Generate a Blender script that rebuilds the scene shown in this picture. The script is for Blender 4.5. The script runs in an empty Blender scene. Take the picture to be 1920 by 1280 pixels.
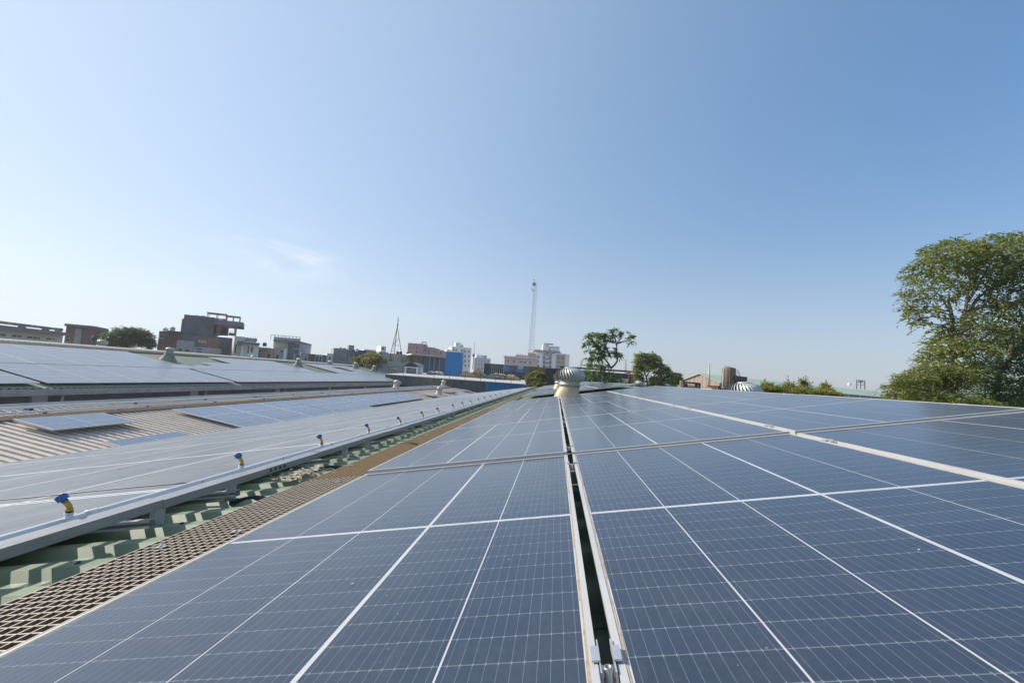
import bpy, math, random
import numpy as np
from mathutils import Vector, Matrix
random.seed(7); rng = np.random.default_rng(7)
SC = bpy.context.scene
COL = SC.collection
R = math.radians

# ------------------------------------------------------------------ camera
EYE = 9.0
F_PX, PITCH, ROLL, YAW = 834.1, 0.07923, 0.07065, -0.10511      # focal length in pixels of a 1920 px wide picture
_f = Vector((math.sin(YAW)*math.cos(PITCH), math.cos(YAW)*math.cos(PITCH), math.sin(PITCH)))
_r = Vector((math.cos(YAW), -math.sin(YAW), 0)); _u = _r.cross(_f)
CR = math.cos(ROLL)*_r + math.sin(ROLL)*_u
CU = -math.sin(ROLL)*_r + math.cos(ROLL)*_u
CF = _f
cam_d = bpy.data.cameras.new('camera'); cam = bpy.data.objects.new('camera', cam_d); COL.objects.link(cam)
cam_d.sensor_width = 36.0; cam_d.lens = F_PX*36/1920; cam_d.clip_start = 0.02; cam_d.clip_end = 6000
M = Matrix((CR, CU, -CF)).transposed().to_4x4(); M.translation = (0, 0, EYE)
cam.matrix_world = M
SC.camera = cam

# ------------------------------------------------------------------ sky, sun, exposure
SUN_EL, SUN_AZ = R(29), R(-81)           # azimuth from +Y (view depth), negative = left
SKY_STRENGTH = 0.15
SKY_GAMMA, SKY_GAIN = 0.78, (1.36, 1.38, 1.38, 1)     # soft shoulder, as the photograph's exposure has
world = bpy.data.worlds.new('World'); SC.world = world; world.use_nodes = True
wn = world.node_tree.nodes; wl = world.node_tree.links
bg = wn['Background']
sky = wn.new('ShaderNodeTexSky'); sky.sky_type = 'NISHITA'; sky.sun_disc = False
sky.sun_elevation = SUN_EL; sky.sun_rotation = SUN_AZ
sky.altitude = 0; sky.air_density = 1.0; sky.dust_density = 0.4; sky.ozone_density = 4.5
def _w(t, **k):
    n = wn.new(t)
    for a, v in k.items(): setattr(n, a, v)
    return n
def _m(op, a, b=None, c=None):
    n = _w('ShaderNodeMath', operation=op)
    for i, v in enumerate((a, b, c)):
        if v is None: continue
        if isinstance(v, (int, float)): n.inputs[i].default_value = v
        else: wl.new(v, n.inputs[i])
    return n.outputs[0]
tcw = _w('ShaderNodeTexCoord'); nrm = _w('ShaderNodeVectorMath', operation='NORMALIZE'); wl.new(tcw.outputs['Generated'], nrm.inputs[0])
sxyz = _w('ShaderNodeSeparateXYZ'); wl.new(nrm.outputs[0], sxyz.inputs[0])
hs1 = _w('ShaderNodeHueSaturation'); hs1.inputs['Saturation'].default_value = 1.42; wl.new(sky.outputs[0], hs1.inputs['Color'])
hs2 = _w('ShaderNodeHueSaturation'); hs2.inputs['Saturation'].default_value = .22; wl.new(sky.outputs[0], hs2.inputs['Color'])
tint = _w('ShaderNodeMix', data_type='RGBA', blend_type='MULTIPLY'); tint.inputs[0].default_value = 1; tint.inputs[7].default_value = (.545, .55, .605, 1)
wl.new(hs2.outputs[0], tint.inputs[6])
# dusty air whitens the sky towards the horizon, all the way round
el = _m('MAXIMUM', sxyz.outputs[2], 0.0)
hz = _m('MULTIPLY', _m('POWER', 2.718, _m('MULTIPLY', el, -3.1)), .97)
mixh = _w('ShaderNodeMix', data_type='RGBA'); wl.new(hz, mixh.inputs[0]); wl.new(hs1.outputs[0], mixh.inputs[6]); wl.new(tint.outputs[2], mixh.inputs[7])
# broad pale aureole of dusty air around the sun
_sd = (math.sin(SUN_AZ)*math.cos(SUN_EL), math.cos(SUN_AZ)*math.cos(SUN_EL), math.sin(SUN_EL))
dp = _w('ShaderNodeVectorMath', operation='DOT_PRODUCT'); wl.new(nrm.outputs[0], dp.inputs[0]); dp.inputs[1].default_value = _sd
au = _m('MULTIPLY', _m('POWER', _m('MULTIPLY_ADD', dp.outputs['Value'], .5, .5), 2.9), .74)
mixa = _w('ShaderNodeMix', data_type='RGBA'); wl.new(au, mixa.inputs[0]); wl.new(mixh.outputs[2], mixa.inputs[6]); mixa.inputs[7].default_value = (3.6, 4.4, 5.4, 1)
# thin wisps of cloud low over the roofs
cd = Vector(CF + CR*((535-960)/F_PX) - CU*((478-640)/F_PX)).normalized()
sub = _w('ShaderNodeVectorMath', operation='SUBTRACT'); wl.new(nrm.outputs[0], sub.inputs[0]); sub.inputs[1].default_value = cd
sc3 = _w('ShaderNodeVectorMath', operation='MULTIPLY'); wl.new(sub.outputs[0], sc3.inputs[0]); sc3.inputs[1].default_value = (1, 1, 2.4)
ln = _w('ShaderNodeVectorMath', operation='LENGTH'); wl.new(sc3.outputs[0], ln.inputs[0])
mk = _w('ShaderNodeMapRange', interpolation_type='SMOOTHSTEP'); wl.new(ln.outputs['Value'], mk.inputs[0])
mk.inputs[1].default_value = .17; mk.inputs[2].default_value = .01
cn = _w('ShaderNodeTexNoise'); cn.inputs['Scale'].default_value = 6; cn.inputs['Detail'].default_value = 7; cn.inputs['Roughness'].default_value = .62; cn.inputs['Distortion'].default_value = .8
sc4 = _w('ShaderNodeVectorMath', operation='MULTIPLY'); wl.new(nrm.outputs[0], sc4.inputs[0]); sc4.inputs[1].default_value = (1, 1, 2.2); wl.new(sc4.outputs[0], cn.inputs['Vector'])
cm = _w('ShaderNodeMapRange', interpolation_type='SMOOTHSTEP'); wl.new(cn.outputs['Fac'], cm.inputs[0]); cm.inputs[1].default_value = .38; cm.inputs[2].default_value = .75
mixc_ = _w('ShaderNodeMix', data_type='RGBA'); wl.new(_m('MULTIPLY', _m('MULTIPLY', mk.outputs[0], cm.outputs[0]), .75), mixc_.inputs[0])
wl.new(mixa.outputs[2], mixc_.inputs[6]); mixc_.inputs[7].default_value = (5.6, 5.8, 6.0, 1)
gam = _w('ShaderNodeGamma'); gam.inputs[1].default_value = SKY_GAMMA; wl.new(mixc_.outputs[2], gam.inputs[0])
gain = _w('ShaderNodeMix', data_type='RGBA', blend_type='MULTIPLY'); gain.inputs[0].default_value = 1; gain.inputs[7].default_value = SKY_GAIN; wl.new(gam.outputs[0], gain.inputs[6])
wl.new(gain.outputs[2], bg.inputs[0]); bg.inputs[1].default_value = SKY_STRENGTH
sun_d = bpy.data.lights.new('sun', 'SUN'); sun = bpy.data.objects.new('sun', sun_d); COL.objects.link(sun)
sun_d.energy = 5.0; sun_d.angle = R(0.55); sun_d.color = (1.0, 0.94, 0.85)
sdir = Vector((math.sin(SUN_AZ)*math.cos(SUN_EL), math.cos(SUN_AZ)*math.cos(SUN_EL), math.sin(SUN_EL)))
sun.rotation_euler = sdir.to_track_quat('Z', 'Y').to_euler(); sun.location = (-30, 10, 60)
SC.view_settings.view_transform = 'Standard'; SC.view_settings.look = 'None'
SC.view_settings.exposure = 0.3; SC.view_settings.gamma = 1.0; SC.view_settings.use_curve_mapping = False
SC.cycles.max_bounces = 6; SC.cycles.diffuse_bounces = 3; SC.cycles.glossy_bounces = 3
SC.cycles.use_denoising = True

# ------------------------------------------------------------------ helpers
def ray(px, py):
    return CF + CR*((px-960)/F_PX) - CU*((py-640)/F_PX)
def at(px, py, Y):
    """world point on the sight line through photograph pixel (px,py) at depth Y"""
    d = ray(px, py); return Vector((0, 0, EYE)) + d*(Y/d.y)
def px_m(px, py, Y):
    """metres per pixel there"""
    d = ray(px, py); return (Y/d.y)/F_PX

def tag(o, label=None, cat=None, group=None, kind=None):
    if label: o['label'] = label
    if cat: o['category'] = cat
    if group: o['group'] = group
    if kind: o['kind'] = kind
    return o
def empty(name, loc=(0, 0, 0), rot=(0, 0, 0), label=None, cat=None, group=None, kind=None):
    o = bpy.data.objects.new(name, None); COL.objects.link(o)
    o.empty_display_size = 0.1; o.location = loc; o.rotation_euler = rot
    return tag(o, label, cat, group, kind)
def link_mesh(name, me, parent=None, loc=(0, 0, 0), rot=(0, 0, 0)):
    o = bpy.data.objects.new(name, me); COL.objects.link(o)
    o.parent = parent; o.location = loc; o.rotation_euler = rot
    return o
def kids(o): return [c for c in bpy.data.objects if c.parent == o]
ORD = ['zeroth','first','second','third','fourth','fifth','sixth','seventh','eighth','ninth','tenth','eleventh','twelfth','thirteenth',
       'fourteenth','fifteenth','sixteenth','seventeenth','eighteenth','nineteenth','twentieth','21st','22nd','23rd','24th','25th','26th']

class MB:
    """collects geometry for ONE mesh object"""
    def __init__(s, org=(0, 0, 0)):
        s.v = []; s.f = []; s.sm = []; s.uv = {}; s.o = Vector(org)
    def add(s, vs, fs, smooth=False):
        b = len(s.v); s.v += [tuple(Vector(p)-s.o) for p in vs]
        s.f += [tuple(b+i for i in f) for f in fs]; s.sm += [smooth]*len(fs)
        return s
    def hexa(s, p):
        return s.add(p, [(0,3,2,1),(4,5,6,7),(0,1,5,4),(1,2,6,5),(2,3,7,6),(3,0,4,7)])
    def box(s, x0, x1, y0, y1, z0, z1):
        return s.hexa([(x0,y0,z0),(x1,y0,z0),(x1,y1,z0),(x0,y1,z0),(x0,y0,z1),(x1,y0,z1),(x1,y1,z1),(x0,y1,z1)])
    def obox(s, c, ax, ay, az):
        """box from centre and three half-axis vectors"""
        c, ax, ay, az = map(Vector, (c, ax, ay, az))
        return s.hexa([c-ax-ay-az, c+ax-ay-az, c+ax+ay-az, c-ax+ay-az, c-ax-ay+az, c+ax-ay+az, c+ax+ay+az, c-ax+ay+az])
    def bar(s, a, b, w, h=None):
        a, b = Vector(a), Vector(b); d = b-a; h = h or w
        up = Vector((0,0,1)) if abs(d.normalized().z) < .95 else Vector((0,1,0))
        x = d.cross(up).normalized(); y = x.cross(d).normalized()
        return s.obox((a+b)/2, x*w/2, d/2, y*h/2)
    def tube(s, pts, r, n=8, cap=True, smooth=True):
        pts = [Vector(p) for p in pts]; rs = r if isinstance(r, (list, tuple)) else [r]*len(pts)
        vs = []; fs = []; prev = None
        for i, p in enumerate(pts):
            d = (pts[min(i+1, len(pts)-1)]-pts[max(i-1, 0)]).normalized()
            if prev is None:
                up = Vector((0,0,1)) if abs(d.z) < .9 else Vector((1,0,0))
                x = d.cross(up).normalized()
            else:
                x = (prev-d*prev.dot(d)).normalized()
            prev = x; y = d.cross(x)
            for k in range(n):
                a = 2*math.pi*k/n; vs.append(p+(x*math.cos(a)+y*math.sin(a))*rs[i])
        for i in range(len(pts)-1):
            for k in range(n):
                k2 = (k+1) % n; fs.append((i*n+k, i*n+k2, (i+1)*n+k2, (i+1)*n+k))
        s.add(vs, fs, smooth)
        if cap:
            b = len(s.v)-len(vs); m = (len(pts)-1)*n
            s.f += [tuple(b+k for k in range(n))[::-1], tuple(b+m+k for k in range(n))]; s.sm += [False]*2
        return s
    def lathe(s, c, prof, n=24, smooth=True, cap=True):
        c = Vector(c); vs = []; fs = []
        for r, z in prof:
            for k in range(n):
                a = 2*math.pi*k/n; vs.append(c+Vector((r*math.cos(a), r*math.sin(a), z)))
        for i in range(len(prof)-1):
            for k in range(n):
                k2 = (k+1) % n; fs.append((i*n+k, i*n+k2, (i+1)*n+k2, (i+1)*n+k))
        s.add(vs, fs, smooth)
        if cap:
            b = len(s.v)-len(vs); m = (len(prof)-1)*n
            s.f += [tuple(b+k for k in range(n))[::-1], tuple(b+m+k for k in range(n))]; s.sm += [False]*2
        return s
    def prism(s, poly, y0, y1):
        """polygon in x,z extruded along y"""
        n = len(poly)
        vs = [(x, y0, z) for x, z in poly]+[(x, y1, z) for x, z in poly]
        fs = [tuple(range(n)), tuple(range(n, 2*n))[::-1]]+[(i, n+i, n+(i+1) % n, (i+1) % n) for i in range(n)]
        return s.add(vs, fs)
    def mesh(s, name, m):
        me = bpy.data.meshes.new(name); me.from_pydata(s.v, [], s.f)
        me.polygons.foreach_set('use_smooth', s.sm)
        if m: me.materials.append(m)
        me.update(); return me
    def build(s, name, m, parent=None, loc=(0, 0, 0), rot=(0, 0, 0)):
        return link_mesh(name, s.mesh(name, m), parent, loc, rot)

def part(name, mb, m, root):
    """mesh given in world coordinates, under an unrotated root"""
    mb.v = [tuple(Vector(p)-Vector(root.location)) for p in mb.v]
    return mb.build(name, m, root)

# ------------------------------------------------------------------ materials
def newmat(name):
    m = bpy.data.materials.new(name); m.use_nodes = True
    nt = m.node_tree; return m, nt.nodes, nt.links, nt.nodes['Principled BSDF']
def mth(n, l, op, a, b=None, c=None):
    x = n.new('ShaderNodeMath'); x.operation = op
    for i, v in enumerate((a, b, c)):
        if v is None: continue
        if isinstance(v, (int, float)): x.inputs[i].default_value = v
        else: l.new(v, x.inputs[i])
    return x.outputs[0]
def mixc(n, l, fac, a, b):
    x = n.new('ShaderNodeMix'); x.data_type = 'RGBA'
    for sock, v in ((x.inputs[0], fac), (x.inputs[6], a), (x.inputs[7], b)):
        if isinstance(v, (int, float)): sock.default_value = v
        elif isinstance(v, tuple): sock.default_value = (*v, 1) if len(v) == 3 else v
        else: l.new(v, sock)
    return x.outputs[2]
def noise(n, l, scale, detail=4, rough=.6, coord='Object', stretch=None):
    src = n.new('ShaderNodeNewGeometry').outputs['Position'] if coord == 'World' else n.new('ShaderNodeTexCoord').outputs[coord]
    if stretch:
        mp = n.new('ShaderNodeMapping'); mp.inputs['Scale'].default_value = stretch; l.new(src, mp.inputs[0]); src = mp.outputs[0]
    x = n.new('ShaderNodeTexNoise'); x.inputs['Scale'].default_value = scale; x.inputs['Detail'].default_value = detail
    x.inputs['Roughness'].default_value = rough; l.new(src, x.inputs['Vector']); return x.outputs['Fac']
def ramp(n, l, v, lo, hi):
    x = n.new('ShaderNodeMapRange'); x.inputs[1].default_value = lo; x.inputs[2].default_value = hi
    l.new(v, x.inputs[0]); return x.outputs[0]
def pm(name, col, rough=.75, metal=0.0, var=.25, scale=3.0, bump=0.0, dirt=None, dirt_lo=.55, dirt_hi=.75, stretch=None, spec=.5, bscale=None):
    """base colour with mottling, optional second colour in patches, optional fine relief"""
    m, n, l, p = newmat(name)
    f = noise(n, l, scale, 6, .65, stretch=stretch)
    dk = tuple(c*(1-var) for c in col); lt = tuple(min(1, c*(1+var)) for c in col)
    c = mixc(n, l, ramp(n, l, f, .3, .7), dk, lt)
    if dirt:
        f2 = noise(n, l, scale*.6, 8, .75, stretch=stretch)
        c = mixc(n, l, ramp(n, l, f2, dirt_lo, dirt_hi), c, dirt)
    l.new(c, p.inputs['Base Color']); p.inputs['Roughness'].default_value = rough; p.inputs['Metallic'].default_value = metal
    p.inputs['Specular IOR Level'].default_value = spec
    if bump:
        b = n.new('ShaderNodeBump'); b.inputs['Strength'].default_value = bump; b.inputs['Distance'].default_value = .02
        l.new(noise(n, l, bscale or scale*8, 4), b.inputs['Height']); l.new(b.outputs[0], p.inputs['Normal'])
    return m

def solar_mat(name, rows_painted, busbars=True, dust=.055, sheen=.06, rough=.14, ca=(.012, .027, .058), cb=(.016, .033, .066), spec=.5):
    """silicon cells under dusty textured glass; UV in metres from a cell-column corner"""
    m, n, l, p = newmat(name)
    uv = n.new('ShaderNodeUVMap'); sep = n.new('ShaderNodeSeparateXYZ'); l.new(uv.outputs[0], sep.inputs[0])
    u, v = sep.outputs[0], sep.outputs[1]
    oi = n.new('ShaderNodeObjectInfo')
    base = mixc(n, l, oi.outputs['Random'], ca, cb); p.inputs['Specular IOR Level'].default_value = spec
    line = None
    rv = mth(n, l, 'FRACT', mth(n, l, 'DIVIDE', v, CELL_P))
    if busbars:
        fu = mth(n, l, 'ABSOLUTE', mth(n, l, 'SUBTRACT', mth(n, l, 'FRACT', mth(n, l, 'DIVIDE', u, COLW/11)), .5))
        edge = mth(n, l, 'ABSOLUTE', mth(n, l, 'SUBTRACT', rv, .5))          # .5 at the cell edge
        dot = mth(n, l, 'GREATER_THAN', edge, .452)
        wid = mth(n, l, 'MULTIPLY_ADD', dot, .030, .021)
        bus = mth(n, l, 'LESS_THAN', fu, wid)
        bus = mth(n, l, 'MULTIPLY', bus, mth(n, l, 'MULTIPLY_ADD', dot, .30, .40))
        line = bus
    if True:
        g = mth(n, l, 'GREATER_THAN', mth(n, l, 'ABSOLUTE', mth(n, l, 'SUBTRACT', rv, .5)), .484)
        g = mth(n, l, 'MULTIPLY', g, .52)
        line = mth(n, l, 'MAXIMUM', line, g) if line is not None else g
    c = mixc(n, l, line, base, (.30, .33, .37)) if line is not None else base
    # dust: cloudy film, droplet marks, specks
    d1 = noise(n, l, 2.2, 6, .65, 'World', (1, .45, 1)); d2 = noise(n, l, 60, 3, .7, 'World')
    geo = n.new('ShaderNodeNewGeometry')
    vor = n.new('ShaderNodeTexVoronoi'); vor.inputs['Scale'].default_value = 38; l.new(geo.outputs['Position'], vor.inputs['Vector'])
    vs = n.new('ShaderNodeSeparateColor'); l.new(vor.outputs['Color'], vs.inputs[0])
    sp = mth(n, l, 'MULTIPLY', mth(n, l, 'LESS_THAN', vor.outputs['Distance'], mth(n, l, 'MULTIPLY', vs.outputs[1], .10)), mth(n, l, 'GREATER_THAN', vs.outputs[0], .72))
    film = mth(n, l, 'MULTIPLY_ADD', ramp(n, l, d1, .3, .75), dust, dust*.55)
    film = mth(n, l, 'MULTIPLY_ADD', ramp(n, l, d2, .45, .8), dust*(.5 if busbars else .15), film)
    d3 = noise(n, l, 11, 8, .72, 'World'); d4 = noise(n, l, 5, 5, .6, 'World', (9, .8, 9))
    film = mth(n, l, 'MULTIPLY_ADD', ramp(n, l, d3, .58, .72), dust*.7, film)
    film = mth(n, l, 'MULTIPLY_ADD', ramp(n, l, d4, .55, .8), dust*.55, film)
    film = mth(n, l, 'MAXIMUM', film, mth(n, l, 'MULTIPLY', sp, .45))
    c = mixc(n, l, film, c, (.42, .38, .32))
    l.new(c, p.inputs['Base Color'])
    p.inputs['Roughness'].default_value = .17; p.inputs['IOR'].default_value = 1.42
    rr = mth(n, l, 'MULTIPLY_ADD', d1, .10, rough); l.new(rr, p.inputs['Roughness'])
    p.inputs['Sheen Weight'].default_value = sheen; p.inputs['Sheen Roughness'].default_value = .35; p.inputs['Sheen Tint'].default_value = (1, .95, .88, 1)
    return m

W, L, GX, GY = 1.102, 2.087, .0264, .0147
LIP, MARG = .011, .007
CG, FAT, MID = .0036, .0105, .0165
COLW = (W-2*(LIP+MARG)-FAT-3*CG)/5
CELL_P = (L-2*(LIP+MARG+.004)-MID)/30
CGAP = .0005

m_cell = solar_mat('cell_single', False)
m_block = solar_mat('cell_block', True)
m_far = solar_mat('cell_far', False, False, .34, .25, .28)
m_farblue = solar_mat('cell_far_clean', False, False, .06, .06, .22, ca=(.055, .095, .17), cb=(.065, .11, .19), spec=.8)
def back_mat():
    m, n, l, p = newmat('backsheet')
    d = noise(n, l, 7, 6, .7); c = mixc(n, l, ramp(n, l, d, .35, .75), (.58, .58, .58), (.47, .44, .40))
    l.new(c, p.inputs['Base Color']); p.inputs['Roughness'].default_value = .2; return m
m_back = back_mat()
m_alu = pm('aluminium', (.52, .505, .475), .42, .12, .08, 5, .05, dirt=(.45,.40,.34), dirt_lo=.6, dirt_hi=.9)
m_alu2 = pm('mill_aluminium', (.52, .52, .53), .4, .5, .1, 12)
m_steel = pm('stainless_bolt', (.42, .39, .35), .38, .85, .1, 20)
m_black = pm('black_rubber', (.02, .02, .022), .5, 0, .2, 9)
m_green = pm('green_sheet', (.20, .245, .145), .5, 0, .10, 2.2, .04, dirt=(.24,.235,.16), dirt_lo=.5, dirt_hi=.8)
m_tan = pm('tan_sheet', (.64, .53, .43), .6, 0, .08, 2, .03, dirt=(.36,.31,.26), dirt_lo=.5, dirt_hi=.85)
m_green2 = pm('weathered_green_sheet', (.26, .29, .20), .6, 0, .15, 1.2, 0, dirt=(.33,.31,.24))
m_galv = pm('galvanised', (.34, .34, .345), .55, .35, .14, 9, .08, dirt=(.22,.215,.21), dirt_lo=.5, dirt_hi=.8, stretch=(1,.25,1))
m_galvleg = pm('galvanised_leg', (.42, .44, .42), .5, .2, .1, 9)
m_pvc = pm('white_pvc', (.72, .72, .70), .35, 0, .06, 4, 0, dirt=(.48,.46,.42), dirt_lo=.55, dirt_hi=.85)
m_yel = pm('yellow_plastic', (.52, .32, .045), .55, 0, .2, 40, 0, dirt=(.36,.27,.12), dirt_lo=.5, dirt_hi=.8)
m_blue = pm('blue_plastic', (.016, .115, .34), .5, 0, .2, 40, 0, dirt=(.09,.17,.32), dirt_lo=.5, dirt_hi=.8)
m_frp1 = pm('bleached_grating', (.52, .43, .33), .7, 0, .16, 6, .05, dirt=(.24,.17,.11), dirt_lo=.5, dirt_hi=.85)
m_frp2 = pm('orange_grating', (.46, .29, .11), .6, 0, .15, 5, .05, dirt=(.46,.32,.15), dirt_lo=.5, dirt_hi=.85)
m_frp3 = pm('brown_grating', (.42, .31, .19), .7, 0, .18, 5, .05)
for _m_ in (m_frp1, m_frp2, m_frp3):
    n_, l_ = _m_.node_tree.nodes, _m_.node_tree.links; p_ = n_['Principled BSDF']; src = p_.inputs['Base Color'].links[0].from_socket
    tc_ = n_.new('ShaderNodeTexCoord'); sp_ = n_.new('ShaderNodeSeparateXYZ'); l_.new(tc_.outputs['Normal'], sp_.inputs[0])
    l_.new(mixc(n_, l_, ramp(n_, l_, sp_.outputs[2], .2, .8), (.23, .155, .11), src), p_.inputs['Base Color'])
m_frpcone = pm('cream_fibreglass', (.56, .44, .27), .5, 0, .10, 3, .03, dirt=(.42,.33,.2), dirt_lo=.5, dirt_hi=.85)
m_grcone = pm('grey_fibreglass', (.22, .22, .17), .65, 0, .15, 4, dirt=(.20,.19,.15))
m_turb = pm('turbine_metal', (.46, .465, .455), .5, .4, .06, 8, .03)
m_turbd = pm('turbine_inside', (.10, .10, .10), .5, .4, .1, 8)
m_turbold = pm('weathered_turbine', (.50, .47, .42), .5, .4, .2, 9)
m_conc = pm('weathered_concrete', (.30, .29, .28), .85, 0, .18, 2.5, .1, dirt=(.17,.165,.16), dirt_lo=.5, dirt_hi=.75)
m_render = pm('grey_cement_render', (.155, .15, .155), .9, 0, .14, .9, .1, dirt=(.115,.112,.118), dirt_lo=.5, dirt_hi=.7)
m_cream = pm('cream_paint', (.60, .56, .46), .8, 0, .07, 1.5, 0, dirt=(.45,.42,.35), dirt_lo=.6, dirt_hi=.85)
m_white = pm('white_paint', (.74, .73, .71), .8, 0, .06, 1, 0, dirt=(.52,.50,.47), dirt_lo=.55, dirt_hi=.85)
m_greyw = pm('grey_paint', (.40, .39, .40), .8, 0, .1, 1, 0, dirt=(.28,.27,.27))
m_pink = pm('pink_paint', (.44, .26, .25), .8, 0, .08, .8, 0, dirt=(.33,.20,.20), dirt_lo=.55, dirt_hi=.8)
m_maroon = pm('maroon_paint', (.21, .135, .135), .85, 0, .12, .8, 0, dirt=(.18,.10,.105))
m_pinkp = pm('pale_pink_paint', (.58, .42, .38), .8, 0, .08, .8, 0, dirt=(.44,.31,.28), dirt_lo=.55, dirt_hi=.8)
m_mauve = pm('mauve_paint', (.21, .18, .195), .8, 0, .1, 1, 0, dirt=(.25,.21,.23))
m_brown = pm('brown_paint', (.38, .30, .20), .8, 0, .1, 1)
def brick_mat(name, a, b, mortar):
    m, n, l, p = newmat(name)
    tc = n.new('ShaderNodeTexCoord'); sx = n.new('ShaderNodeSeparateXYZ'); l.new(tc.outputs['Object'], sx.inputs[0])
    cb = n.new('ShaderNodeCombineXYZ'); l.new(mth(n, l, 'ADD', sx.outputs[0], sx.outputs[1]), cb.inputs[0]); l.new(sx.outputs[2], cb.inputs[1])
    t = n.new('ShaderNodeTexBrick'); t.inputs['Scale'].default_value = 4.2; l.new(cb.outputs[0], t.inputs['Vector'])
    t.inputs['Color1'].default_value = (*a, 1); t.inputs['Color2'].default_value = (*b, 1); t.inputs['Mortar'].default_value = (*mortar, 1)
    t.inputs['Mortar Size'].default_value = .025
    c = mixc(n, l, ramp(n, l, noise(n, l, 1.3, 6, .7), .4, .75), t.outputs[0], tuple(.6*x for x in a))
    l.new(c, p.inputs['Base Color']); p.inputs['Roughness'].default_value = .9; return m
m_brick = brick_mat('red_brick', (.19, .10, .085), (.16, .085, .075), (.20, .17, .16))
m_brickw = brick_mat('whitewashed_brick', (.52, .50, .48), (.30, .28, .27), (.36, .34, .33))
m_glass = pm('window_glass', (.035, .05, .07), .12, 0, .2, 1)
m_bglass = pm('blue_window_glass', (.02, .05, .14), .1, 0, .2, 1)
m_tglass = pm('teal_glass', (.03, .13, .15), .12, 0, .2, 1)
m_darkrib = pm('dark_sheet', (.022, .028, .034), .6, 0, .25, 1.2, 0, dirt=(.05,.055,.06))
m_corr = pm('blue_grey_sheet', (.15, .18, .22), .55, .1, .15, 1.0, 0, dirt=(.24,.25,.26), stretch=(1,1,.2))
m_corrd = pm('dark_grey_sheet', (.085, .095, .105), .6, .1, .2, 1.0, 0, dirt=(.15,.16,.165), stretch=(1,1,.2))
m_sheetblue = pm('bright_blue_sheet', (.004, .17, .38), .45, 0, .06, 1.0)
m_turq = pm('turquoise_sheet', (.07, .30, .42), .55, 0, .12, 1)
m_rust = pm('rusty_sheet', (.24, .12, .07), .8, .1, .25, 1.2, 0, dirt=(.14,.075,.05))
m_stain = pm('stained_plaster', (.40, .36, .29), .9, 0, .18, 1.2, 0, dirt=(.13,.115,.09), dirt_lo=.44, dirt_hi=.6, stretch=(1,1,.3))
m_roofw = pm('pale_roof_sheet', (.58, .54, .48), .6, .1, .07, .6, 0, dirt=(.48,.46,.43))
m_mint = pm('mint_roof_sheet', (.50, .60, .40), .6, 0, .05, .5)
m_brownw = pm('brown_sheet', (.36, .27, .20), .8, 0, .12, .7, 0, dirt=(.28,.21,.155), stretch=(1,1,.25))
m_shedw = pm('taupe_sheet', (.20, .165, .135), .8, 0, .12, .5)
m_silo = pm('rusty_tank_paint', (.20, .125, .07), .7, 0, .14, .8, 0, dirt=(.17,.085,.04), stretch=(1,1,.4))
m_sack = pm('jute_sack', (.46, .34, .20), .95, 0, .15, 5, .2)
m_sackg = pm('grey_sack', (.20, .20, .21), .85, 0, .2, 5, .2)
m_sackw = pm('pale_sack', (.52, .49, .46), .85, 0, .15, 5, .2)
m_tankb = pm('black_tank', (.02, .022, .028), .45, 0, .2, 2)
m_tankw = pm('white_tank', (.62, .62, .62), .5, 0, .1, 2)
m_dsteel = pm('dark_steel', (.05, .045, .05), .6, .3, .2, 3)
m_tower = pm('grey_lattice_steel', (.26, .27, .29), .55, .3, .1, 1)
m_red = pm('red_board', (.40, .04, .045), .5, 0, .1, 3)
m_bark = pm('bark', (.13, .105, .085), .9, 0, .3, 5, .4, stretch=(1,1,.3))
m_debris = pm('dry_leaves', (.44, .36, .26), .9, 0, .3, 30)
m_ground = pm('dusty_ground', (.22, .20, .16), .95, 0, .25, .05)
m_road = pm('asphalt', (.05, .05, .05), .9, 0, .2, .5)
def leaf_mat(name, cols):
    m, n, l, p = newmat(name)
    g = n.new('ShaderNodeNewGeometry'); cr = n.new('ShaderNodeValToRGB'); l.new(g.outputs['Random Per Island'], cr.inputs[0])
    els = cr.color_ramp.elements
    while len(els) < len(cols): els.new(.5)
    for i, c in enumerate(cols): els[i].position = i/(len(cols)-1); els[i].color = (*c, 1)
    l.new(cr.outputs[0], p.inputs['Base Color']); p.inputs['Roughness'].default_value = .42; p.inputs['Specular IOR Level'].default_value = .5
    tr = n.new('ShaderNodeBsdfTranslucent'); tc = mixc(n, l, .5, cr.outputs[0], (.16, .22, .02)); l.new(tc, tr.inputs[0])
    mx = n.new('ShaderNodeMixShader'); mx.inputs[0].default_value = .5
    l.new(p.outputs[0], mx.inputs[1]); l.new(tr.outputs[0], mx.inputs[2]); l.new(mx.outputs[0], n['Material Output'].inputs[0])
    return m
m_leaf_olive = leaf_mat('olive_leaves', [(.11,.16,.035),(.17,.225,.05),(.22,.26,.055),(.32,.31,.075),(.44,.36,.11)])
m_leaf_green = leaf_mat('green_leaves', [(.09,.18,.05),(.12,.22,.06),(.16,.25,.06),(.20,.27,.065)])
m_leaf_dark = leaf_mat('dark_leaves', [(.05,.105,.032),(.075,.14,.04),(.10,.165,.048),(.14,.19,.05)])
m_leaf_yel = leaf_mat('yellowish_leaves', [(.17,.20,.035),(.26,.28,.05),(.36,.34,.07),(.42,.34,.09),(.26,.16,.07)])
m_leaf_mix = leaf_mat('flowering_leaves', [(.12,.17,.03),(.38,.35,.04),(.2,.21,.04),(.34,.18,.13),(.09,.13,.03)])

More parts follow.
